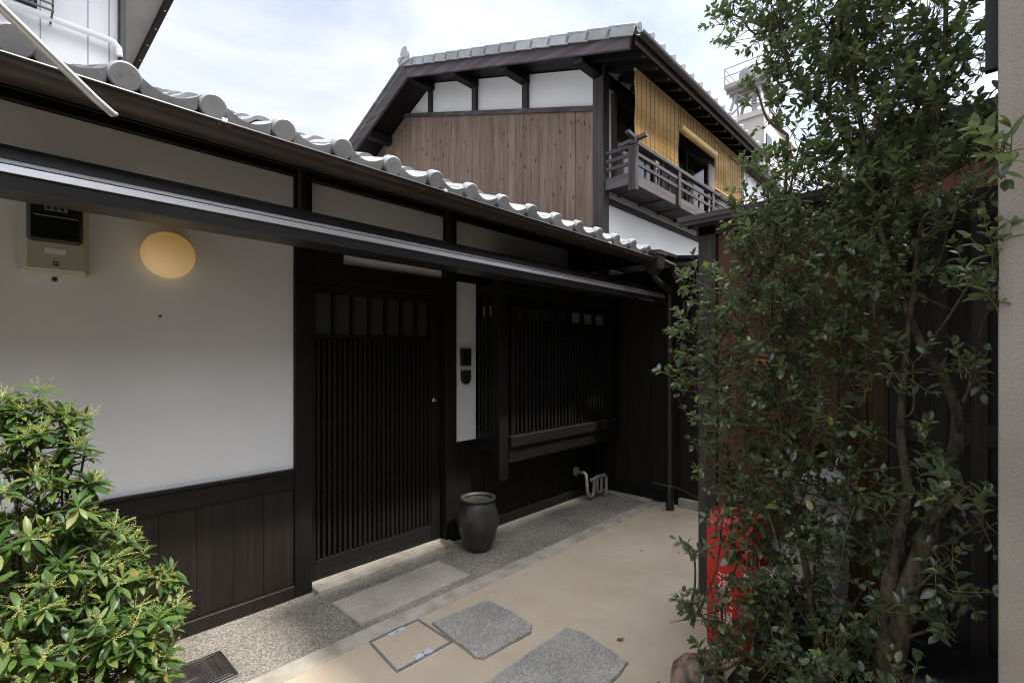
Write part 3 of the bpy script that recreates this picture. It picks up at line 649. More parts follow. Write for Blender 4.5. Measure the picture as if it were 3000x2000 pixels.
og.lathe([(0, 0), (.045, 0), (.045, .03), (0, .03)], (4.65, 6.70, RZ(6.82) + .06), 14, axis=0); og.lathe([(0, 0), (.045, 0), (.045, .03), (0, .03)], (4.65, 6.94, RZ(6.82) + .06), 14, axis=0)
og.build('ridge_end_tile', 'tile', r2, smooth=True)
gt = MB(); zc = RZ(E0) - .03; gp = [(2.575 - .05 * math.cos(math.pi * i / 10), zc - .05 * math.sin(math.pi * i / 10)) for i in range(11)]; gi = [(2.575 - .046 * math.cos(math.pi * i / 10), zc - .046 * math.sin(math.pi * i / 10)) for i in range(10, -1, -1)]
gt.prism(gp + gi, 0, 4.74, 9.22).build('gutter', 'gutter', T2, smooth=True)
box('fascia', 'weathered_u', T2, 4.772, 9.2, 2.628, 2.642, RZ(E0) - .13, RZ(E0) - .02)
rm = MB().prism([(2.66, RZ(2.66) - .17), (3.34, RZ(3.34) - .17), (3.34, RZ(3.34) - .102), (2.66, RZ(2.66) - .102)], 0, -.03, .03).mesh('rafter', 'timber')
for i in range(14): put('rafter', rm, r2, Matrix.Translation((5.0 + .31 * i, 0, 0)))

# bamboo blinds
def blind(label, u0, u1, z0, z1, rolled=False):
    b_ = thing('bamboo_blind', label, 'blind', ((u0 + u1) / 2, 2.90, z1), 'bamboo blinds along the balcony')
    n = int((z1 - z0) / .0085); vs = []; fs = []; mb = MB()
    for i in range(n):
        z = z1 - (i + .5) * (z1 - z0) / n; y = 2.90 + .006 * math.sin(i * .11) + random.uniform(-.0015, .0015); h_ = .0037
        e0, e1 = u0 + random.uniform(-.006, .006), u1 + random.uniform(-.006, .006)
        mb.add([(e0, y - h_, z), (e0, y, z + h_), (e0, y + h_, z), (e0, y, z - h_), (e1, y - h_, z), (e1, y, z + h_), (e1, y + h_, z), (e1, y, z - h_)], [(0, 1, 5, 4), (1, 2, 6, 5), (2, 3, 7, 6), (3, 0, 4, 7), (0, 3, 2, 1), (4, 5, 6, 7)])
    sl_ = mb.build('slat_mat', 'bamboo', b_, fix=False); sl_['kind'] = 'stuff'
    m_ = max(3, int((u1 - u0) / .10))
    for i in range(m_):
        uu = u0 + .03 + (u1 - u0 - .06) * i / (m_ - 1); box('string', 'string', b_, uu - .003, uu + .003, 2.888, 2.892, z0, z1)
    box('head_rod', 'bamboo', b_, u0 - .01, u1 + .01, 2.885, 2.915, z1, z1 + .03, c=.006)
    if rolled:
        rl = MB(); prof = [(.0, 0), (.045, 0)] + [(.048 + .003 * math.sin(i * 1.7), (u1 - u0) * i / 24) for i in range(1, 24)] + [(.045, u1 - u0), (0, u1 - u0)]
        rl.lathe(prof, (u0, 2.885, z0 - .03), 20, axis=0); rl.build('roll', 'bamboo', b_, smooth=True)
    else: box('bottom_rod', 'bamboo', b_, u0 - .005, u1 + .005, 2.888, 2.912, z0 - .02, z0, c=.005)
blind('wide lowered bamboo blind beside the corner post of the balcony', 5.235, 6.42, 4.09, 4.90)
blind('half rolled bamboo blind between the two lowered ones', 6.43, 7.70, 4.66, 4.90, True)
blind('lowered bamboo blind at the far end of the balcony', 7.71, 8.94, 4.14, 4.90)

# ================================================================== NEIGHBOURS
NH = thing('white_house', 'white panelled house with dark eaves rising behind the tiled roof', 'house', (-1.5, 8, 0))
nw = box('wall', 'siding', NH, -5, .92, 6.5, 10.5, 0, 6.0)
for uu, ww in ((.318, .008), (.665, .008), (.83, .010)): box('joint', 'grey_print', nw, uu, uu + ww, 6.497, 6.5, 2, 6.0)
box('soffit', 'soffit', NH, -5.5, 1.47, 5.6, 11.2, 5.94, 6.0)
fa = box('fascia', 'timber', NH, 1.47, 1.53, 5.6, 11.2, 5.86, 6.12)
for i in range(8): MB().lathe([(0, 0), (.012, 0), (.012, .004), (0, .004)], (1.50, 6.4 + .5 * i, 5.856), 8).build('screw', 'aluminium', fa)
box('roof', 'tile', NH, -5.5, 1.56, 5.6, 11.2, 6.122, 6.3)
MB().tube([(.93, 6.44, 3.0), (.93, 6.44, 5.9)], .035, 12).build('downpipe', 'gutter', NH, smooth=True)
MB().tube([(-1.2, 6.40, 4.73), (.80, 6.40, 4.73), (.86, 6.40, 4.72), (.90, 6.40, 4.68), (.905, 6.40, 4.60)], .03, 12).build('conduit', 'siding', NH, smooth=True)
wn = box('window', 'timber', NH, -.9, .30, 6.48, 6.497, 4.82, 5.8)
box('pane', 'glass', wn, -.85, .25, 6.47, 6.479, 4.87, 5.75)
gr = MB()
for z in (4.70, 4.76, 4.82, 4.95, 5.2, 5.45): gr.box(-.95, .40, 6.20, 6.215, z, z + .014)
gr_o = gr.build('grille_bar', 'black_plastic', wn)
for uu in (-.9, -.6, -.3, 0, .25, .385): box('grille_bar', 'black_plastic', wn, uu, uu + .015, 6.218, 6.232, 4.70, 5.7)
for z in (4.70, 4.95): box('grille_arm', 'black_plastic', wn, .385, .40, 6.234, 6.497, z + .016, z + .03)
box('condenser', 'timber', wn, -.8, .15, 6.25, 6.45, 4.84, 5.5, c=.01)

LH = thing('plaster_house', 'white plaster house wall beyond the far end of the balcony', 'house', (11, 5, 0))
box('wall', 'siding', LH, 9.7, 13, 3.1, 7.5, 0, 5.0)
box('roof', 'timber', LH, 9.55, 13.2, 2.9, 7.8, 5.002, 5.12)
MB().bar((9.7, 3.07, 4.30), (11.6, 3.07, 4.62), .05, .10).build('brace', 'timber_h', LH)

FB = thing('apartment_block', 'distant grey concrete apartment block under the water tower', 'building', (52, 18, 0))
box('wall', 'far_concrete', FB, 49.0, 60, 13.9, 24, 0, 24.0)
box('parapet', 'far_concrete', FB, 48.8, 60.2, 13.7, 24.2, 24.002, 24.5)
for i in range(7):
    for j in range(3):
        box('window', 'glass', FB, 49.6 + 3 * j, 51.2 + 3 * j, 13.82, 13.9, 3 + 3 * i, 4.4 + 3 * i)
WT = thing('water_tower', 'steel framed rooftop water tank tower seen past the tree', 'water tower', (50.9, 15.6, 24.5))
cx, cy = 50.9, 15.6
pf = MB(); pf.box(cx - 1.9, cx + 1.9, cy - 1.9, cy + 1.9, 27.6, 28.0); 
for k in (-1.2, -.4, .4, 1.2): pf.box(cx + k - .08, cx + k + .08, cy - 1.9, cy + 1.9, 27.3, 27.6)
pf.build('platform', 'far_steel', WT)
MB().lathe([(0, 0), (1.05, 0), (1.1, .1), (1.1, 1.3), (1.0, 1.5), (0, 1.6)], (cx, cy, 28.002), 24).build('tank', 'far_steel', WT, smooth=True)
for sx in (-1, 1):
    for sy in (-1, 1):
        MB().bar((cx + 1.7 * sx, cy + 1.7 * sy, 24.5), (cx + 1.0 * sx, cy + 1.0 * sy, 27.3), .22, .22).build('leg', 'far_steel', WT)
        MB().bar((cx + 1.85 * sx, cy + 1.85 * sy, 28.0), (cx + 1.85 * sx, cy + 1.85 * sy, 29.6), .08, .08).build('rail_post', 'far_steel', WT)
for (a, b_) in (((-1, -1), (1, -1)), ((-1, -1), (-1, 1)), ((1, 1), (1, -1)), ((1, 1), (-1, 1))):
    MB().bar((cx + 1.6 * a[0], cy + 1.6 * a[1], 24.8), (cx + 1.05 * b_[0], cy + 1.05 * b_[1], 27.2), .12, .12).build('brace', 'far_steel', WT)
    MB().bar((cx + 1.6 * b_[0], cy + 1.6 * b_[1], 24.8), (cx + 1.05 * a[0], cy + 1.05 * a[1], 27.2), .12, .12).build('brace', 'far_steel', WT)
    for z in (28.8, 29.55): MB().bar((cx + 1.85 * a[0], cy + 1.85 * a[1], z), (cx + 1.85 * b_[0], cy + 1.85 * b_[1], z), .06, .06).build('railing', 'far_steel', WT)
for k in range(4): MB().tube([(cx - .5 + .3 * k, cy - .3, 24.5), (cx - .5 + .3 * k, cy - .3, 27.6)], .09, 8).build('pipe', 'far_steel', WT, smooth=True)

RB = thing('red_building', 'small building with red brown siding behind the dark gate', 'building', (8, -2, 0))
rw_ = box('wall', 'red_siding', RB, 6.0, 10, -5, .42, 0, 3.5)
for i in range(9): box('batten', 'red_siding', rw_, 5.985, 6.0, -.5 + .1 * i, -.488 + .1 * i, .2, 3.5)
box('roof', 'timber', RB, 5.6, 10.4, -5.4, .75, 3.502, 3.62)
box('eave_beam', 'timber', RB, 5.75, 6.0, -5, .55, 3.36, 3.50)

SB = thing('stucco_building', 'beige rough stucco building wall at the alley edge', 'building', (2.05, -3, 0))
sw = MB(); sw.prism([(1.75, -.078), (1.772, -.056), (1.98, -.060), (1.98, -6), (1.75, -6)], 2, 0, 5.7); sw.build('wall', 'stucco', SB)
box('unseen_shade_floor', 'stucco', SB, 1.982, 5.6, -6, -.75, 2.75, 6.85)  # unseen bulk over the recess, added to shade the courtyard ground
box('rear_wall', 'stucco', SB, 3.12, 5.6, -6, -1.6, 0, 2.748)
box('roof', 'timber', SB, 1.984, 5.7, -6.2, -.70, 6.852, 7.0)  # unseen too; height set by how far its shadow should reach
MB().bar((2.06, -.050, 2.36), (2.06, -.050, 5.7), .030, .030, up=(0, 1, 0)).build('downpipe', 'black_plastic', SB)
OH = thing('unseen_shade_house', 'unseen dark boarded house added across the alley to shade the courtyard', 'house', (-3, -3, 0))  # added behind the camera to cut sky light in the lower courtyard
box('wall', 'wainscot', OH, -9, .9, -6, -1.5, 0, 4.0)
MB().prism([(-6.6, 4.0), (-1.0, 4.0), (-3.8, 5.2)], 0, -9.3, 1.2).build('roof', 'tile', OH)

# fence with capped top
FN = thing('board_fence', 'brown vertical board fence with dark post and sloping cap', 'fence', (3.05, .6, 0))
box('post', 'gate_wood', FN, 2.985, 3.09, 1.115, 1.222, .0, 2.30, c=.004)
box('footing', 'concrete', FN, 2.96, 3.12, .30, 1.26, -.03, .045, c=.006)
box('header', 'weathered', FN, 2.985, 3.08, .29, 1.235, 2.24, 2.32, c=.004)
cpp = MB(); cpp.prism([(2.86, 2.315), (3.24, 2.40), (3.24, 2.43), (2.86, 2.345)], 1, .27, 1.30); cpp.build('cap', 'weathered', FN)
MB().box(2.868, 2.885, .27, 1.29, 2.29, 2.318).build('cap_edge', 'weathered', FN)
v0 = 1.112; k = 0
while v0 > .30:
    wd = (.118, .13, .122)[k % 3]; k += 1
    box('board', 'brown_board', FN, 3.012 - random.uniform(0, .004), 3.03, max(v0 - wd + .003, .29), v0, .048, 2.238, c=.0015); v0 -= wd
box('backing', 'timber', FN, 3.032, 3.05, .29, 1.11, .05, 2.23)
GT = thing('dark_gate', 'tall near black wooden gate beside the stucco wall', 'gate', (3.0, .1, 0))
box('panel', 'gate_wood', GT, 3.02, 3.05, -.42, .285, .02, 2.22)
for a, b_ in ((-.42, -.30), (-.06, -.005), (.07, .13), (.22, .285)): box('stile', 'gate_wood', GT, 2.985, 3.02, a, b_, .02, 2.25, c=.003)
for a, b_ in ((2.12, 2.25), (1.1, 1.2), (.02, .16)): box('rail', 'gate_wood', GT, 2.99, 3.019, -.42, .285, a, b_, c=.003)
op = thing('orange_plate', 'small orange slatted plate fixed to the board fence', 'plate', (3.0, .8, 1.42))
for k in range(4): box('slat', 'orange_plate', op, 2.996, 3.007, .705 if k else .74, .90, 1.425 + .023 * k, 1.443 + .023 * k)

# ================================================================== GROUND OBJECTS
def slab(name, mat, label, pts, z0, z1, jag=.008, group=None):
    P_ = []
    n = len(pts)
    for i in range(n):
        a, b_ = Vector(pts[i]), Vector(pts[(i + 1) % n]); k = max(2, int((b_ - a).length / .05)); d = (b_ - a); nn = Vector((d.y, -d.x)).normalized()
        for j in range(k): P_.append(a + d * j / k + nn * (random.uniform(-jag, jag) if j else 0))
    c = sum(P_, Vector((0, 0))) / len(P_); q = len(P_); vs = []
    for f_, z in ((1.0, z0), (1.0, z1 - .008), (.985, z1)): vs += [(c.x + (p.x - c.x) * f_, c.y + (p.y - c.y) * f_, z) for p in P_]
    fs = [(r_ * q + i, r_ * q + (i + 1) % q, (r_ + 1) * q + (i + 1) % q, (r_ + 1) * q + i) for r_ in range(2) for i in range(q)] + [tuple(2 * q + i for i in range(q)), tuple(range(q - 1, -1, -1))]
    return tag(MB().add(vs, fs).build(name, mat), label, 'stone', group)
slab('stepping_stone', 'slab_stone', 'long pale rectangular stone slab in front of the lattice door', [(1.405, 2.80), (2.225, 2.825), (2.235, 2.478), (1.40, 2.46)], -.03, .022, .004)
slab('stepping_stone', 'granite', 'five sided grey granite stepping stone beside the meter cover', [(1.69, 2.20), (2.08, 2.155), (2.08, 1.93), (2.06, 1.775), (2.005, 1.735), (1.668, 1.755), (1.645, 1.79)], -.03, .016, .0035)
slab('stepping_stone', 'granite', 'large grey granite stepping stone out on the tan paving', [(1.50, 1.615), (2.165, 1.622), (2.19, 1.52), (2.13, 1.217), (2.06, 1.205), (1.60, 1.18), (1.44, 1.24)], -.03, .016, .004)
# meter cover in the paving
mc = thing('meter_cover', 'square utility cover with steel frame and tan infill in the paving', 'cover', (1.5, 2.14, 0))
q4 = [(1.361, 2.298), (1.663, 2.293), (1.654, 1.986), (1.321, 1.988)]
cxy = Vector((sum(p[0] for p in q4) / 4, sum(p[1] for p in q4) / 4))
for i in range(4): MB().bar((*q4[i], .004), (*q4[(i + 1) % 4], .004), .009, .008).build('frame', 'steel_frame', mc)
MB().prism([tuple(cxy + (Vector(p) - cxy) * .96) for p in q4], 2, -.02, .004).build('infill', 'tan_paving', mc)
for (a, b_) in ((1, 0), (3, 2)):
    p, q = Vector(q4[a]), Vector(q4[b_]); mid = (p + q) / 2 + (cxy - (p + q) / 2) * .10; d = (q - p).normalized(); nn = (cxy - mid).normalized()
    pl = MB().prism([tuple(mid - d * .055 - nn * .018), tuple(mid + d * .055 - nn * .018), tuple(mid + d * .045 + nn * .022), tuple(mid - d * .045 + nn * .022)], 2, -.01, .008).build('lift_plate', 'label_plate', mc)
    for s_ in (-1, 1): MB().bar((*(mid + nn * .012 * s_ - d * .008), .009), (*(mid + nn * .012 * s_ + d * .008), .009), .004, .003).build('slot', 'slot_dark', pl)
# cast iron cover
ir = thing('iron_cover', 'dark cast iron water meter lid set in the gravel strip', 'cover', (.6, 2.65, 0))
MB().box(.30, .80, 2.505, 2.785, -.03, .010, c=.004).build('frame', 'iron', ir)
MB().box(.318, .782, 2.523, 2.767, -.02, .013, c=.002).build('lid', 'iron', ir)
for d in ((.33, .77, 2.532, 2.538), (.33, .77, 2.752, 2.758), (.745, .752, 2.540, 2.750), (.728, .735, 2.540, 2.750), (.348, .355, 2.540, 2.750), (.365, .372, 2.540, 2.750)): MB().box(*d, .013, .0175, c=.001).build('ridge', 'iron', ir)
hb = MB()
for i in range(26):
    for j in range(16):
        x, y = .382 + .0132 * i, 2.548 + .0127 * j
        if .46 < x < .66 and 2.605 < y < 2.69: continue
        hb.add([(x - .005, y, .013), (x, y - .005, .013), (x + .005, y, .013), (x, y + .005, .013), (x, y, .0165)], [(0, 1, 4), (1, 2, 4), (2, 3, 4), (3, 0, 4)])
hb.build('tread_studs', 'iron', ir, fix=False)['kind'] = 'stuff'
MB().box(.462, .658, 2.61, 2.685, .013, .0155, c=.001).build('name_panel', 'iron', ir)
def text(name, body, size, mat, parent, M, depth=.002):
    cu = bpy.data.curves.new(name, 'FONT'); cu.body = body; cu.size = size; cu.extrude = depth; cu.align_x = 'CENTER'; cu.align_y = 'CENTER'
    to = bpy.data.objects.new(name, cu); COL.objects.link(to)
    bpy.context.view_layer.update()
    me = bpy.data.meshes.new_from_object(to.evaluated_get(bpy.context.evaluated_depsgraph_get())); bpy.data.objects.remove(to)
    me.materials.clear(); me.materials.append(MATS[mat]); return put(name, me, parent, M)
text('lettering', 'メーター', .046, 'iron', ir, Matrix.Translation((.56, 2.647, .017)), .002)

# jar by the door
pt = thing('ceramic_jar', 'dark glazed ceramic jar standing beside the door post', 'jar', (2.60, 2.80, 0))
prof = [(.086, .003), (.097, .008), (.114, .045), (.137, .11), (.156, .18), (.162, .24), (.158, .295), (.143, .345), (.124, .378), (.117, .39)]
MB().lathe(prof + [(.108, .39), (.114, .375), (.150, .28), (.148, .25), (.13, .13), (.09, .03), (0, .025)], (2.60, 2.80, 0), 48).build('body', 'pot_glaze', pt, smooth=True, angle=60)
MB().lathe([(.116, .386), (.131, .390), (.139, .398), (.138, .408), (.127, .413), (.114, .409), (.108, .397)] + [(.116, .386)], (2.60, 2.80, 0), 48).build('rim', 'pot_rim', pt, smooth=True, angle=60)
# pipes by the wall corner
pp = thing('drain_pipes', 'cluster of bent beige drain pipes rising by the wall corner', 'pipes', (4.4, 2.9, 0))
MB().tube([(4.24, W - .035, .29), (4.24, 2.94, .29), (4.24, 2.915, .27), (4.24, 2.90, .10), (4.25, 2.89, .06), (4.28, 2.885, .04), (4.32, 2.885, .05), (4.34, 2.885, .09), (4.35, 2.885, .20)], .017, 12).build('bend', 'pvc', pp, smooth=True)
MB().tube([(4.30, 2.90, .205), (4.40, 2.89, .225), (4.54, 2.885, .225), (4.565, 2.883, .205), (4.57, 2.88, .18), (4.57, 2.88, 0)], .017, 12).build('bend', 'pvc', pp, smooth=True)
MB().tube([(4.40, 2.885, .23), (4.40, 2.885, .10), (4.43, 2.885, .055), (4.47, 2.885, .06), (4.485, 2.885, .10), (4.485, 2.885, .21)], .016, 12).build('bend', 'pvc', pp, smooth=True)
MB().lathe([(.0, -.02), (.045, -.02), (.05, -.01), (.05, 0), (0, 0)], (4.24, W - .034, .29), 20, axis=1).build('flange', 'pvc', pp, smooth=True)
MB().lathe([(.017, 0), (.024, 0), (.024, .03), (.017, .03)], (4.57, 2.88, .004), 14).build('collar', 'pvc', pp, smooth=True)

# silver pole by the gutter
sp = thing('metal_pole', 'silver aluminium pole slanting across the gutter', 'pole', (-.95, .95, 0))
pA, pB = Vector((.255, 1.95, 2.255)), Vector((-.945, .95, 2.81))
d = (pA - pB)
MB().tube([pB, pB + d * .5, pB + d * .965, pA + Vector((.004, .004, .004)), pA + Vector((.016, .012, .009))], [.0115, .0115, .0115, .011, .006], 16).build('arm', 'aluminium', sp, smooth=True)
MB().tube([(-.945, .95, 0), (-.945, .95, 2.85)], .024, 14).build('upright', 'aluminium', sp, smooth=True)

# red fire extinguisher box
eb = thing('extinguisher_box', 'red fire extinguisher box with white characters below the board fence', 'extinguisher box', (2.68, .895, 0))
bx = MB(); bx.prism([(2.575, .01), (2.775, .01), (2.775, .66), (2.755, .685), (2.62, .685), (2.575, .63)], 1, .785, 1.008); bx.build('case', 'red_paint', eb)
MB().box(2.566, 2.574, .800, .993, .06, .62, c=.003).build('door', 'red_paint', eb)
MB().box(2.558, 2.566, .81, .82, .36, .42, c=.002).build('latch', 'chrome', eb)
for i, ch in enumerate('消火器'):
    text('lettering', ch, .085, 'white_print', eb, Matrix.Translation((2.5645, .91, .35 - .095 * i)) @ Matrix.Rotation(R(-90), 4, 'Z') @ Matrix.Rotation(R(90), 4, 'X'), .001)
MB().box(2.57, 2.78, .79, 1.003, -.005, .009).build('foot', 'black_plastic', eb)

# white scooter in the recess
SC = thing('scooter', 'white scooter parked behind the tree beside the fence', 'scooter', (2.70, 0, 0))
def wheel(vv):
    w_ = MB().lathe([(.15, -.04), (.20, -.05), (.222, -.03), (.225, 0), (.222, .03), (.20, .05), (.15, .04), (.15, -.04)], (2.70, vv, .225), 32, axis=0).build('wheel', 'rubber', SC, smooth=True)
    MB().lathe([(0, -.035), (.05, -.035), (.06, -.02), (.14, -.02), (.152, -.035), (.152, .035), (.14, .02), (.06, .02), (.05, .035), (0, .035)], (2.70, vv, .225), 28, axis=0).build('rim', 'aluminium', w_, smooth=True)
wheel(.46); wheel(-.62)
def loft(secs, name, mat):
    vs = []; n = 16
    for (vv, zc_, hw, hh) in secs:
        for j in range(n):
            a = 2 * math.pi * j / n; ca_, sa_ = math.cos(a), math.sin(a)
            vs.append((2.70 + hw * math.copysign(abs(ca_) ** .6, ca_), vv, zc_ + hh * math.copysign(abs(sa_) ** .6, sa_)))
    k = len(secs); fs = [(i * n + j, i * n + (j + 1) % n, (i + 1) * n + (j + 1) % n, (i + 1) * n + j) for i in range(k - 1) for j in range(n)] + [tuple(range(n - 1, -1, -1)), tuple((k - 1) * n + j for j in range(n))]
    return MB().add(vs, fs).build(name, mat, SC, smooth=True)
loft([(.66, .36, .05, .02), (.60, .44, .07, .035), (.50, .475, .08, .04), (.36, .46, .08, .04), (.26, .40, .06, .03)], 'fender', 'white_paint')
loft([(.52, .58, .04, .05), (.48, .60, .13, .12), (.42, .62, .19, .19), (.34, .62, .21, .24), (.29, .60, .20, .26), (.27, .60, .18, .24)], 'front_cover', 'white_paint')
loft([(.30, .20, .16, .05), (.0, .20, .17, .06), (-.25, .24, .16, .08)], 'floor_board', 'black_plastic')
loft([(-.36, .42, .11, .14), (-.46, .48, .15, .18), (-.6, .54, .17, .15), (-.85, .60, .12, .10), (-.95, .62, .05, .05)], 'rear_cover', 'white_paint')
loft([(-.32, .66, .10, .05), (-.4, .70, .14, .05), (-.6, .72, .14, .05), (-.85, .74, .11, .04)], 'seat', 'rubber')
loft([(.48, .90, .05, .04), (.43, .92, .12, .075), (.34, .94, .13, .08), (.26, .94, .10, .06)], 'handlebar_cover', 'white_paint')
loft([(.495, .90, .03, .03), (.47, .905, .07, .045), (.44, .91, .09, .05)], 'headlight', 'clear_lens')
MB().tube([(2.36, .26, .97), (2.48, .31, .96), (2.70, .34, .95), (2.92, .31, .96), (3.0 - .02, .28, .965)], .016, 10).build('handlebar', 'black_plastic', SC, smooth=True)
for s_ in (-1, 1):
    MB().lathe([(0, 0), (.03, .004), (.045, .02), (.04, .05), (0, .055)], (2.70 + s_ * .14, .40, .66), 16, axis=1).build('turn_signal', 'clear_lens', SC, smooth=True)
    MB().tube([(2.70 + s_ * .18, .33, .97), (2.70 + s_ * .22, .32, 1.08), (2.70 + s_ * .23, .31, 1.10)], .006, 8).build('mirror_stem', 'chrome', SC, smooth=True)
    mi = MB().lathe([(0, .0), (.045, .004), (.05, .012), (.035, .028), (0, .034)], (2.70 + s_ * .235, .30, 1.13), 18, axis=1).build('mirror', 'black_plastic', SC, smooth=True)
MB().bar((2.62, .05, .16), (2.56, .0, .0), .02, .02).build('stand', 'iron', SC)

for o_ in [o2 for o2 in bpy.data.objects if o2.parent == SC]: o_.matrix_basis = Matrix.Translation((0, .16, -.05 if 'wheel' not in o_.name else 0))

# rocks edging the bed
def rock(label, c, s, seed):
    rr = random.Random(seed); bm = bmesh.new(); bmesh.ops.create_icosphere(bm, subdivisions=3, radius=1)
    dirs = [Vector((rr.uniform(-1, 1), rr.uniform(-1, 1), rr.uniform(-1, 1))).normalized() for _ in range(12)]
    for v_ in bm.verts:
        k = 1.0
        for d_ in dirs: k = min(k, .78 / max(.3, v_.co.dot(d_)) if v_.co.dot(d_) > .55 else 1.0)
        v_.co *= k * rr.uniform(.97, 1.03)
        v_.co = Vector((v_.co.x * s[0] + c[0], v_.co.y * s[1] + c[1], max(v_.co.z * s[2] + c[2], -.02)))
    me = bpy.data.meshes.new('rock'); bm.to_mesh(me); bm.free(); me.materials.append(MATS['rock']); me.shade_smooth(); me.set_sharp_from_angle(angle=R(28))
    o = put('rock', me); return tag(o, label, 'rock', 'rocks edging the planting bed')
rock('reddish rock at the corner of the planting bed', (2.08, .86, .07), (.13, .12, .14), 1)
rock('brown rock between the corner rock and the trunk', (1.93, .62, .06), (.15, .15, .13), 2)
rock('grey brown rock beside the stucco wall', (1.90, .25, .05), (.12, .17, .12), 3)
rock('small rock behind the corner rock near the red box', (2.30, .90, .04), (.10, .08, .09), 4)

# ================================================================== PLANTS
def leaf_shape(length, width, fold, droop, curl, n=5, tipw=.55):
    """pointed leaf along +Y, folded on the midrib"""
    vs = []; fs = []
    st = [i / n for i in range(n + 1)]
    for i, s_ in enumerate(st):
        y = length * s_; z = -droop * length * s_ * s_ + .0
        if i in (0, n): vs.append((0, y, z))
        else:
            w_ = width / 2 * (math.sin(math.pi * s_ ** tipw)) ** .8
            vs += [(-w_, y, z + fold * w_ - curl * w_), (0, y, z), (w_, y, z + fold * w_ + curl * w_)]
    def id_(i, c_): return 0 if i == 0 else (1 + 3 * (n - 1) if i == n else 1 + 3 * (i - 1) + c_)
    for i in range(n):
        for c_ in (0, 1):
            q = [id_(i, c_), id_(i, c_ + 1), id_(i + 1, c_ + 1), id_(i + 1, c_)]
            q2 = []
            for e in q:
                if e not in q2: q2.append(e)
            fs.append(tuple(q2))
    return np.array(vs), fs
def frame(d, roll=0.0):
    d = Vector(d).normalized(); x = d.cross(Vector((0, 0, 1)))
    if x.length < .05: x = Vector((1, 0, 0))
    x.normalize(); z = x.cross(d)
    M = Matrix((x, d, z)).transposed().to_4x4()
    return M @ Matrix.Rotation(roll, 4, 'Y')
CAM = Vector((0, 0, 1.5)); FWD = Vector((.7297, .6838, 0)); RGT = Vector((.6838, -.7297, 0))
def seen(p):
    q = p - CAM; t_ = q.dot(FWD)
    return t_ > .3 and abs(q.dot(RGT) / t_) < 1.05 and -.68 < q.z / t_ < .73
def foliage(parent, variants, inst, mat, rest_name):
    """inst: list of (variant, Matrix). The 300 that show largest are leaf objects, the rest one mesh"""
    order = sorted(range(len(inst)), key=lambda i: (0 if seen(inst[i][1].translation) else 50) + (inst[i][1].translation - CAM).length / inst[i][1].to_scale()[1])
    meshes = []
    for vv, ff in variants:
        me = bpy.data.meshes.new('leaf'); me.from_pydata([tuple(p) for p in vv], [], ff); me.materials.append(MATS[mat]); me.shade_smooth(); meshes.append(me)
    for i in order[:300]: put('leaf', meshes[inst[i][0]], parent, inst[i][1])
    V = []; F = []; o_ = 0
    for i in order[300:]:
        k, M = inst[i]; vv, ff = variants[k]; A_ = np.array(M)
        V.append(vv @ A_[:3, :3].T + A_[:3, 3]); F += [tuple(a + o_ for a in f_) for f_ in ff]; o_ += len(vv)
    me = bpy.data.meshes.new(rest_name); me.from_pydata(np.concatenate(V).tolist(), [], F); me.materials.append(MATS[mat]); me.shade_smooth()
    o = put(rest_name, me, parent); o['kind'] = 'stuff'; return o
def rv(): 
    a = rng.normal(size=3); return Vector(a / np.linalg.norm(a))

# ---- the tall evergreen tree on the right
TR = thing('evergreen_tree', 'tall evergreen tree with small glossy leaves beside the stucco wall', 'tree', (2.2, .22, 0))
trunks = [
 ([(2.167, .247, .0), (2.199, .213, .331), (2.237, .173, .594), (2.292, .128, .792), (2.367, .077, .975), (2.438, .031, 1.21), (2.443, .055, 1.385), (2.415, .128, 1.532), (2.411, .206, 1.787), (2.415, .275, 2.09), (2.44, .321, 2.426), (2.464, .369, 2.779), (2.451, .382, 3.144), (2.42, .40, 3.7)], .046, .010),
 ([(2.201, .225, .35), (2.268, .213, .68), (2.32, .186, .866), (2.376, .17, 1.004), (2.384, .191, 1.199), (2.396, .178, 1.499), (2.404, .14, 1.928), (2.449, .092, 2.357), (2.472, .068, 2.687), (2.472, .068, 3.017), (2.50, .10, 3.6)], .032, .008),
 ([(2.284, .415, .0), (2.26, .44, .316), (2.282, .49, .642), (2.301, .543, .895), (2.319, .597, 1.255), (2.348, .639, 1.729), (2.443, .611, 2.127), (2.46, .60, 2.5)], .020, .007),
 ([(2.415, .275, 2.09), (2.476, .356, 2.34), (2.492, .412, 2.491), (2.492, .485, 2.62), (2.469, .582, 2.754), (2.443, .611, 2.931), (2.416, .639, 3.225), (2.40, .70, 3.6)], .017, .007),
 ([(2.284, .415, .06), (2.165, .541, .212), (2.099, .685, .321), (2.051, .809, .402), (2.024, .911, .431)], .009, .003),
 ([(2.438, .031, 1.21), (2.196, -.004, 1.428), (2.03, -.03, 1.603), (1.848, -.055, 1.638), (1.803, -.07, 1.678)], .007, .002),
 ([(2.404, .14, 1.928), (2.167, .028, 1.984), (1.947, -.03, 1.961), (1.80, -.045, 1.955), (1.60, -.065, 1.962)], .007, .002),
]
def spline(pts, k=4):
    P_ = [Vector(p) for p in pts]; out_ = []
    for i in range(len(P_) - 1):
        p0, p1, p2, p3 = P_[max(i - 1, 0)], P_[i], P_[i + 1], P_[min(i + 2, len(P_) - 1)]
        for j in range(k):
            t_ = j / k; out_.append(.5 * ((2 * p1) + (p2 - p0) * t_ + (2 * p0 - 5 * p1 + 4 * p2 - p3) * t_ * t_ + (3 * p1 - p0 - 3 * p2 + p3) * t_ ** 3))
    out_.append(P_[-1]); return out_
nodes = []
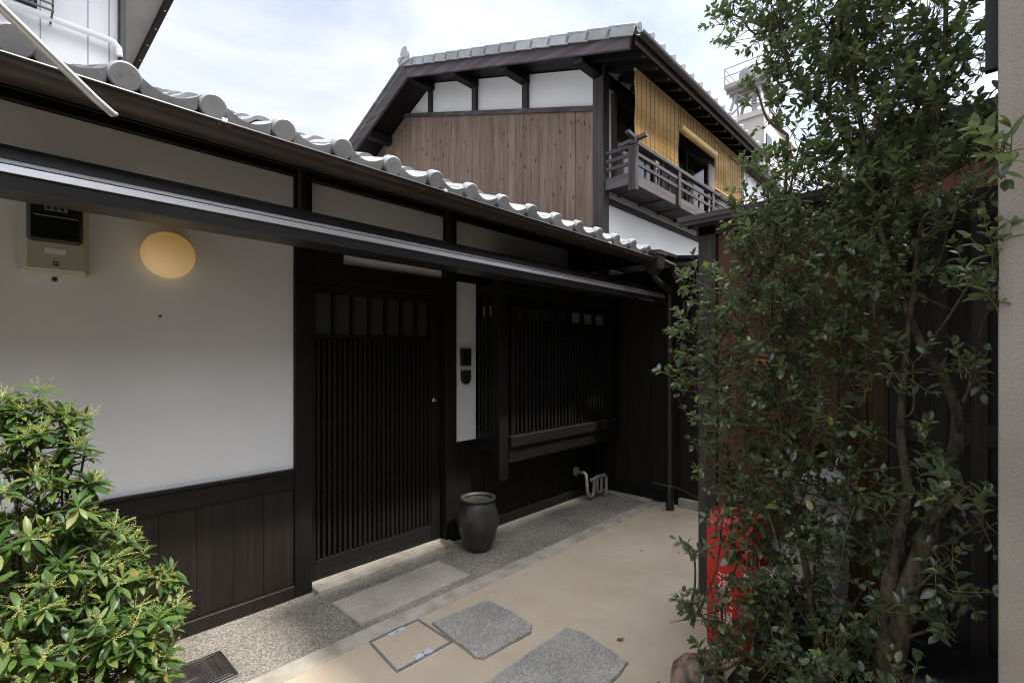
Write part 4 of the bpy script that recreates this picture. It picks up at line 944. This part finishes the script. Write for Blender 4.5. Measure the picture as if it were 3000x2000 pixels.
for pts, r0, r1 in trunks:
    sp_ = spline(pts); n = len(sp_); rad = [max(r1, r0 * (1 - i / (n - 1)) ** 1.5) * random.uniform(.92, 1.08) for i in range(n)]
    MB().tube(sp_, rad, 12 if r0 > .015 else 7).build('trunk' if r0 > .016 else 'branch', 'bark', TR, smooth=True, angle=0)
    nodes += sp_
blobs = [(2.466, 0.805, 3.133, 0.147), (2.54, 0.654, 3.058, 0.226), (2.518, 0.457, 2.956, 0.249), (2.613, 0.282, 2.922, 0.244), (2.635, 0.113, 2.855, 0.214), (2.573, 0.033, 2.634, 0.153), (2.526, 0.669, 2.873, 0.123), (2.518, 0.457, 2.745, 0.211), (2.564, 0.262, 2.651, 0.256), (2.515, 0.095, 2.482, 0.203), (2.471, -0.004, 2.286, 0.128), (2.538, 0.217, 2.373, 0.268), (2.537, 0.364, 2.435, 0.169), (2.523, 0.744, 2.777, 0.073), (2.526, 0.669, 2.627, 0.082), (2.483, 0.568, 2.401, 0.177), (2.46, 0.446, 2.229, 0.225), (2.489, 0.269, 2.123, 0.25), (2.438, 0.104, 2.159, 0.182), (2.302, 0.029, 2.045, 0.106), (2.443, 0.683, 2.281, 0.161), (2.441, 0.74, 2.17, 0.13), (2.429, 0.625, 2.009, 0.216), (2.385, 0.80, 1.991, 0.08), (2.394, 0.86, 1.80, 0.14), (2.416, 0.713, 1.78, 0.241), (2.408, 0.501, 1.911, 0.244), (2.44, 0.321, 1.856, 0.214), (2.411, 0.206, 1.804, 0.119), (2.357, 0.994, 1.627, 0.128), (2.323, 0.958, 1.394, 0.157), (2.399, 0.803, 1.478, 0.246), (2.387, 0.597, 1.556, 0.23), (2.426, 0.409, 1.608, 0.201), (2.415, 0.275, 1.481, 0.122), (2.301, 0.908, 1.17, 0.123), (2.375, 0.757, 1.177, 0.221), (2.357, 0.556, 1.218, 0.225), (2.379, 0.386, 1.285, 0.178), (2.279, 0.859, 0.977, 0.11), (2.349, 0.711, 0.91, 0.216), (2.339, 0.502, 0.932, 0.219), (2.404, 0.36, 0.999, 0.143), (2.255, 0.811, 0.792, 0.098), (2.28, 0.638, 0.712, 0.206), (2.318, 0.451, 0.696, 0.196), (2.379, 0.313, 0.786, 0.139), (2.23, 0.74, 0.597, 0.09), (2.176, 0.62, 0.493, 0.15), (2.257, 0.516, 0.482, 0.125), (2.343, 0.351, 0.49, 0.122), (2.076, 0.76, 0.40, 0.07), (2.04, 0.83, 0.438, 0.05), (2.099, 0.685, 0.321, 0.161), (2.165, 0.541, 0.316, 0.174), (2.249, 0.379, 0.346, 0.169), (2.025, 0.764, 0.232, 0.107), (2.291, 0.261, 0.377, 0.116), (1.769, -0.05, 1.644, 0.045), (1.792, -0.05, 1.756, 0.039), (1.577, -0.055, 1.96, 0.029), (2.206, -0.014, 1.428, 0.057), (2.138, 0.059, 0.828, 0.057), (2.068, 0.0, 1.098, 0.054), (2.089, 0.111, 1.057, 0.057), (2.308, 0.974, 1.876, 0.063), (2.06, 0.86, 0.656, 0.04)]
blobs += [(2.00, .33, .45, .10), (2.06, .22, .62, .08), (1.98, .42, .36, .12), (2.05, .15, .45, .07), (2.15, .05, .62, .06), (2.20, -.02, .95, .05), (2.24, .10, 1.20, .07), (2.28, .15, 1.45, .09), (2.2, .25, .95, .09), (2.3, .0, 1.75, .08), (2.1, .02, .75, .05), (1.92, .08, .42, .06)]
top = [(2.45, .75, 3.45, .30), (2.55, .35, 3.35, .33), (2.55, .0, 3.25, .30), (2.40, .55, 3.85, .35), (2.50, .15, 3.75, .35), (2.35, 1.0, 3.6, .22), (2.2, .4, 3.6, .3), (2.40, .35, 4.2, .3)]
tl = [leaf_shape(.050, .026, .25, .10, 0, 4, .9), leaf_shape(.046, .025, .45, .22, .05, 4, .9), leaf_shape(.043, .026, .15, .05, -.05, 4, .85)]
inst = []; tw = MB(); br = MB()
def add_twig(base, d, ln_, nl_, sc_):
    p = Vector(base); d = d.normalized(); pts = [p.copy()]; step = ln_ / nl_; sp0 = random.uniform(0, 6.28)
    for i in range(nl_):
        d = (d + rv() * .14 + Vector((0, 0, .06))).normalized(); p = p + d * step; pts.append(p.copy())
        if i == 0: continue
        for k in range(2):
            if random.random() < .1: continue
            a = sp0 + i * 1.57 + k * math.pi
            x = d.cross(Vector((.3, .2, 1))).normalized(); y = d.cross(x)
            ld = (d * random.uniform(.35, .95) + (x * math.cos(a) + y * math.sin(a)) + Vector((0, 0, .12)) + rv() * .15).normalized()
            s_ = sc_ * random.uniform(.62, 1.2) * (1 - .25 * (i == nl_ - 1))
            inst.append((random.randrange(3), Matrix.Translation(p) @ frame(ld, random.uniform(-.6, .6)) @ Matrix.Diagonal((s_ * random.uniform(.85, 1.1), s_, s_, 1))))
    for k in range(2):
        s_ = sc_ * random.uniform(.5, .9); inst.append((random.randrange(3), Matrix.Translation(p) @ frame(d + rv() * .5, random.uniform(-1, 1)) @ Matrix.Scale(s_, 4)))
    tw.tube(pts, [.0022 - .0012 * i / (len(pts) - 1) for i in range(len(pts))], 3, cap=False)
NA = np.array([tuple(n_) for n_ in nodes])
for bi, (x, y, z, r_) in enumerate(blobs + top):
    c = Vector((x, y, z)); far = bi >= len(blobs)
    i0 = int(np.argmin(((NA - np.array([x, y, z - .15])) ** 2).sum(1))); s0 = Vector(NA[i0])
    dd = c - s0; mid = s0 + dd * .5 + Vector((0, 0, -.03)) + rv() * .03
    bn = spline([s0, mid, c, c + dd.normalized() * r_ * .5], 3)
    if dd.length > .05: br.tube(bn, [.0065 - .0042 * i / (len(bn) - 1) for i in range(len(bn))], 5, cap=False)
    nt_ = max(4, int((1600 if bi < 15 else 1250 if not far else 340) * r_ ** 2.15)) if r_ > .07 else 5
    for j in range(nt_):
        o_ = rv() * r_ * (random.random() ** .45) * .95
        bp = c + o_
        near = min(bn, key=lambda q: (q - bp).length)
        od = (o_.normalized() * .8 + rv() * .6 + Vector((0, 0, .35))).normalized()
        br.tube([near, (near + bp) / 2 + rv() * .015, bp], [.0021, .0017, .0013], 3, cap=False)
        add_twig(bp - od * .04, od, random.uniform(.07, .13), random.randint(4, 6), random.uniform(.72, 1.05))
# bare twigs and dead shoots inside the crown
for j in range(80):
    x, y, z, r_ = random.choice([b2 for b2 in blobs[20:56] if b2[1] < .72]); p = Vector((x, y, z)) + rv() * r_; d = (rv() + Vector((-.3, 0, .3))).normalized(); L_ = random.uniform(.12, .34)
    br.tube([p, p + d * L_ * .5 + rv() * .02, p + d * L_ + rv() * .03], [.003, .0022, .0012], 4, cap=False)
br.build('branch', 'twig', TR, fix=False, smooth=True, angle=0)['kind'] = 'stuff'
tw.build('twig', 'green_twig', TR, fix=False, smooth=True, angle=0)['kind'] = 'stuff'
foliage(TR, tl, inst, 'tree_leaf', 'crown')
TREE_N = len(inst)

# ---- the flowering shrub on the left
BU = thing('flowering_shrub', 'bright green shrub with whorled leaves and budding sprays before the plaster wall', 'shrub', (.05, 1.95, 0))
bb = [(0.037, 2.154, 1.325, 0.054), (0.085, 2.176, 1.305, 0.097), (0.157, 2.173, 1.271, 0.078), (0.222, 2.176, 1.219, 0.066), (0.074, 2.115, 1.205, 0.107), (0.152, 2.105, 1.14, 0.111), (0.045, 2.073, 1.111, 0.103), (0.205, 2.121, 1.057, 0.078), (0.128, 2.057, 1.017, 0.12), (0.235, 2.09, 0.914, 0.1), (0.052, 1.992, 0.987, 0.112), (0.302, 2.091, 0.837, 0.088), (0.353, 2.037, 0.748, 0.088), (0.421, 2.008, 0.705, 0.067), (0.165, 2.018, 0.857, 0.134), (0.246, 2.004, 0.752, 0.138), (0.342, 1.975, 0.643, 0.114), (0.413, 1.972, 0.601, 0.059), (0.066, 1.904, 0.825, 0.132), (0.177, 1.931, 0.684, 0.142), (0.284, 1.891, 0.589, 0.12), (0.35, 1.893, 0.531, 0.083), (0.083, 1.886, 0.656, 0.132), (0.197, 1.838, 0.575, 0.112), (0.311, 1.861, 0.482, 0.094), (0.099, 1.869, 0.5, 0.144), (0.248, 1.856, 0.413, 0.129), (-0.051, 2.102, 1.149, 0.125), (-0.049, 2.027, 0.921, 0.144), (-0.047, 1.952, 0.711, 0.139), (-0.036, 2.232, 1.258, 0.107)]
bb += [(-.16, 2.05, 1.05, .13), (-.18, 1.95, .80, .15), (-.15, 1.90, .55, .14), (-.26, 2.02, .90, .12), (.05, 1.90, .34, .13), (-.10, 1.88, .38, .12), (.20, 1.92, .32, .10)]
bl = [leaf_shape(.078, .0225, .30, .22, 0, 5, 1.25), leaf_shape(.070, .021, .45, .45, .05, 5, 1.3), leaf_shape(.084, .024, .2, .12, -.06, 5, 1.2)]
inst = []; st = MB(); bud = MB()
octf = [(0, 2, 4), (2, 1, 4), (1, 3, 4), (3, 0, 4), (2, 0, 5), (1, 2, 5), (3, 1, 5), (0, 3, 5)]
root = [Vector((.05, 1.95, 0)), Vector((.02, 2.0, .1)), Vector((.1, 1.93, .05))]
for (x, y, z, r_) in bb:
    c = Vector((x, y, z)); rt = random.choice(root)
    stem = spline([rt, rt + (c - rt) * .5 + Vector((0, 0, .08)) + rv() * .04, c], 5); st.tube(stem, [.007 - .004 * i / (len(stem) - 1) for i in range(len(stem))], 6, cap=False)
    for j in range(max(3, int(900 * r_ ** 2))):
        o_ = rv(); o_.z = abs(o_.z) * .8 - .25; o_ = o_.normalized() * r_ * random.uniform(.35, 1.0); bp = c + o_
        ax = (o_.normalized() + Vector((0, 0, .8)) + rv() * .35).normalized()
        near = min(stem[-4:], key=lambda q: (q - bp).length); st.tube([near, (near + bp) / 2 + rv() * .01, bp], [.003, .0025, .002], 4, cap=False)
        nl_ = random.randint(8, 13); a0 = random.uniform(0, 6.28); sc_ = random.uniform(.62, 1.15)
        xx = ax.cross(Vector((.4, .1, .9))).normalized(); yy = ax.cross(xx)
        for k in range(nl_):
            a = a0 + k * 2.4; lift = .05 + .75 * k / nl_
            ld = ((xx * math.cos(a) + yy * math.sin(a)) + ax * lift + rv() * .12).normalized()
            s_ = sc_ * random.uniform(.75, 1.1) * (1 - .35 * k / nl_)
            inst.append((random.randrange(3), Matrix.Translation(bp + ax * .018 * k / nl_) @ frame(ld, random.uniform(-.4, .4)) @ Matrix.Scale(s_, 4)))
        if random.random() < .6 and o_.z > -.2 * r_:                 # budding sprays
            for q in range(random.randint(3, 6)):
                d = (ax * 1.2 + rv() * .8).normalized(); L_ = random.uniform(.03, .065); p = bp + ax * .015; pts = [p.copy()]
                for s_ in range(5):
                    p = p + d * L_ / 5; d = (d + rv() * .15).normalized(); pts.append(p.copy())
                    for e in range(3):
                        b_ = p + rv() * .004; h_ = random.uniform(.0011, .0019)
                        bud.add([(b_.x + h_, b_.y, b_.z), (b_.x - h_, b_.y, b_.z), (b_.x, b_.y + h_, b_.z), (b_.x, b_.y - h_, b_.z), (b_.x, b_.y, b_.z + h_ * 1.3), (b_.x, b_.y, b_.z - h_ * 1.3)], octf)
                bud.tube(pts, .0008, 3, cap=False)
st.build('stem', 'twig', BU, fix=False, smooth=True, angle=0)['kind'] = 'stuff'
bud.build('flower_buds', 'flower_bud', BU, fix=False)['kind'] = 'stuff'
foliage(BU, bl, inst, 'bush_leaf', 'foliage')

# fallen leaves on the paving
fl = bpy.data.meshes.new('fallen_leaf'); vv, ff = leaf_shape(.05, .024, .4, -.2, 0, 4, .9); fl.from_pydata([tuple(p) for p in vv], [], ff); fl.materials.append(MATS['dead_leaf'])
for i, (u, v_, s_) in enumerate([(3.43, 1.833, .6), (3.62, 1.63, .6), (2.263, 1.365, .9), (4.456, 2.159, .7), (4.35, 2.24, .7), (4.40, 2.05, .6), (2.05, 1.02, 1.0), (3.9, 2.3, .5), (2.75, 1.25, .7), (3.05, 2.62, .5)]):
    o = put('fallen_leaf', fl, None, Matrix.Translation((u, v_, .004)) @ Matrix.Rotation(i * 1.9, 4, 'Z') @ Matrix.Scale(s_, 4)); tag(o, 'small dry brown leaf fallen on the paving', 'leaf', 'fallen leaves on the paving')
print('LEAVES', TREE_N, len(inst))
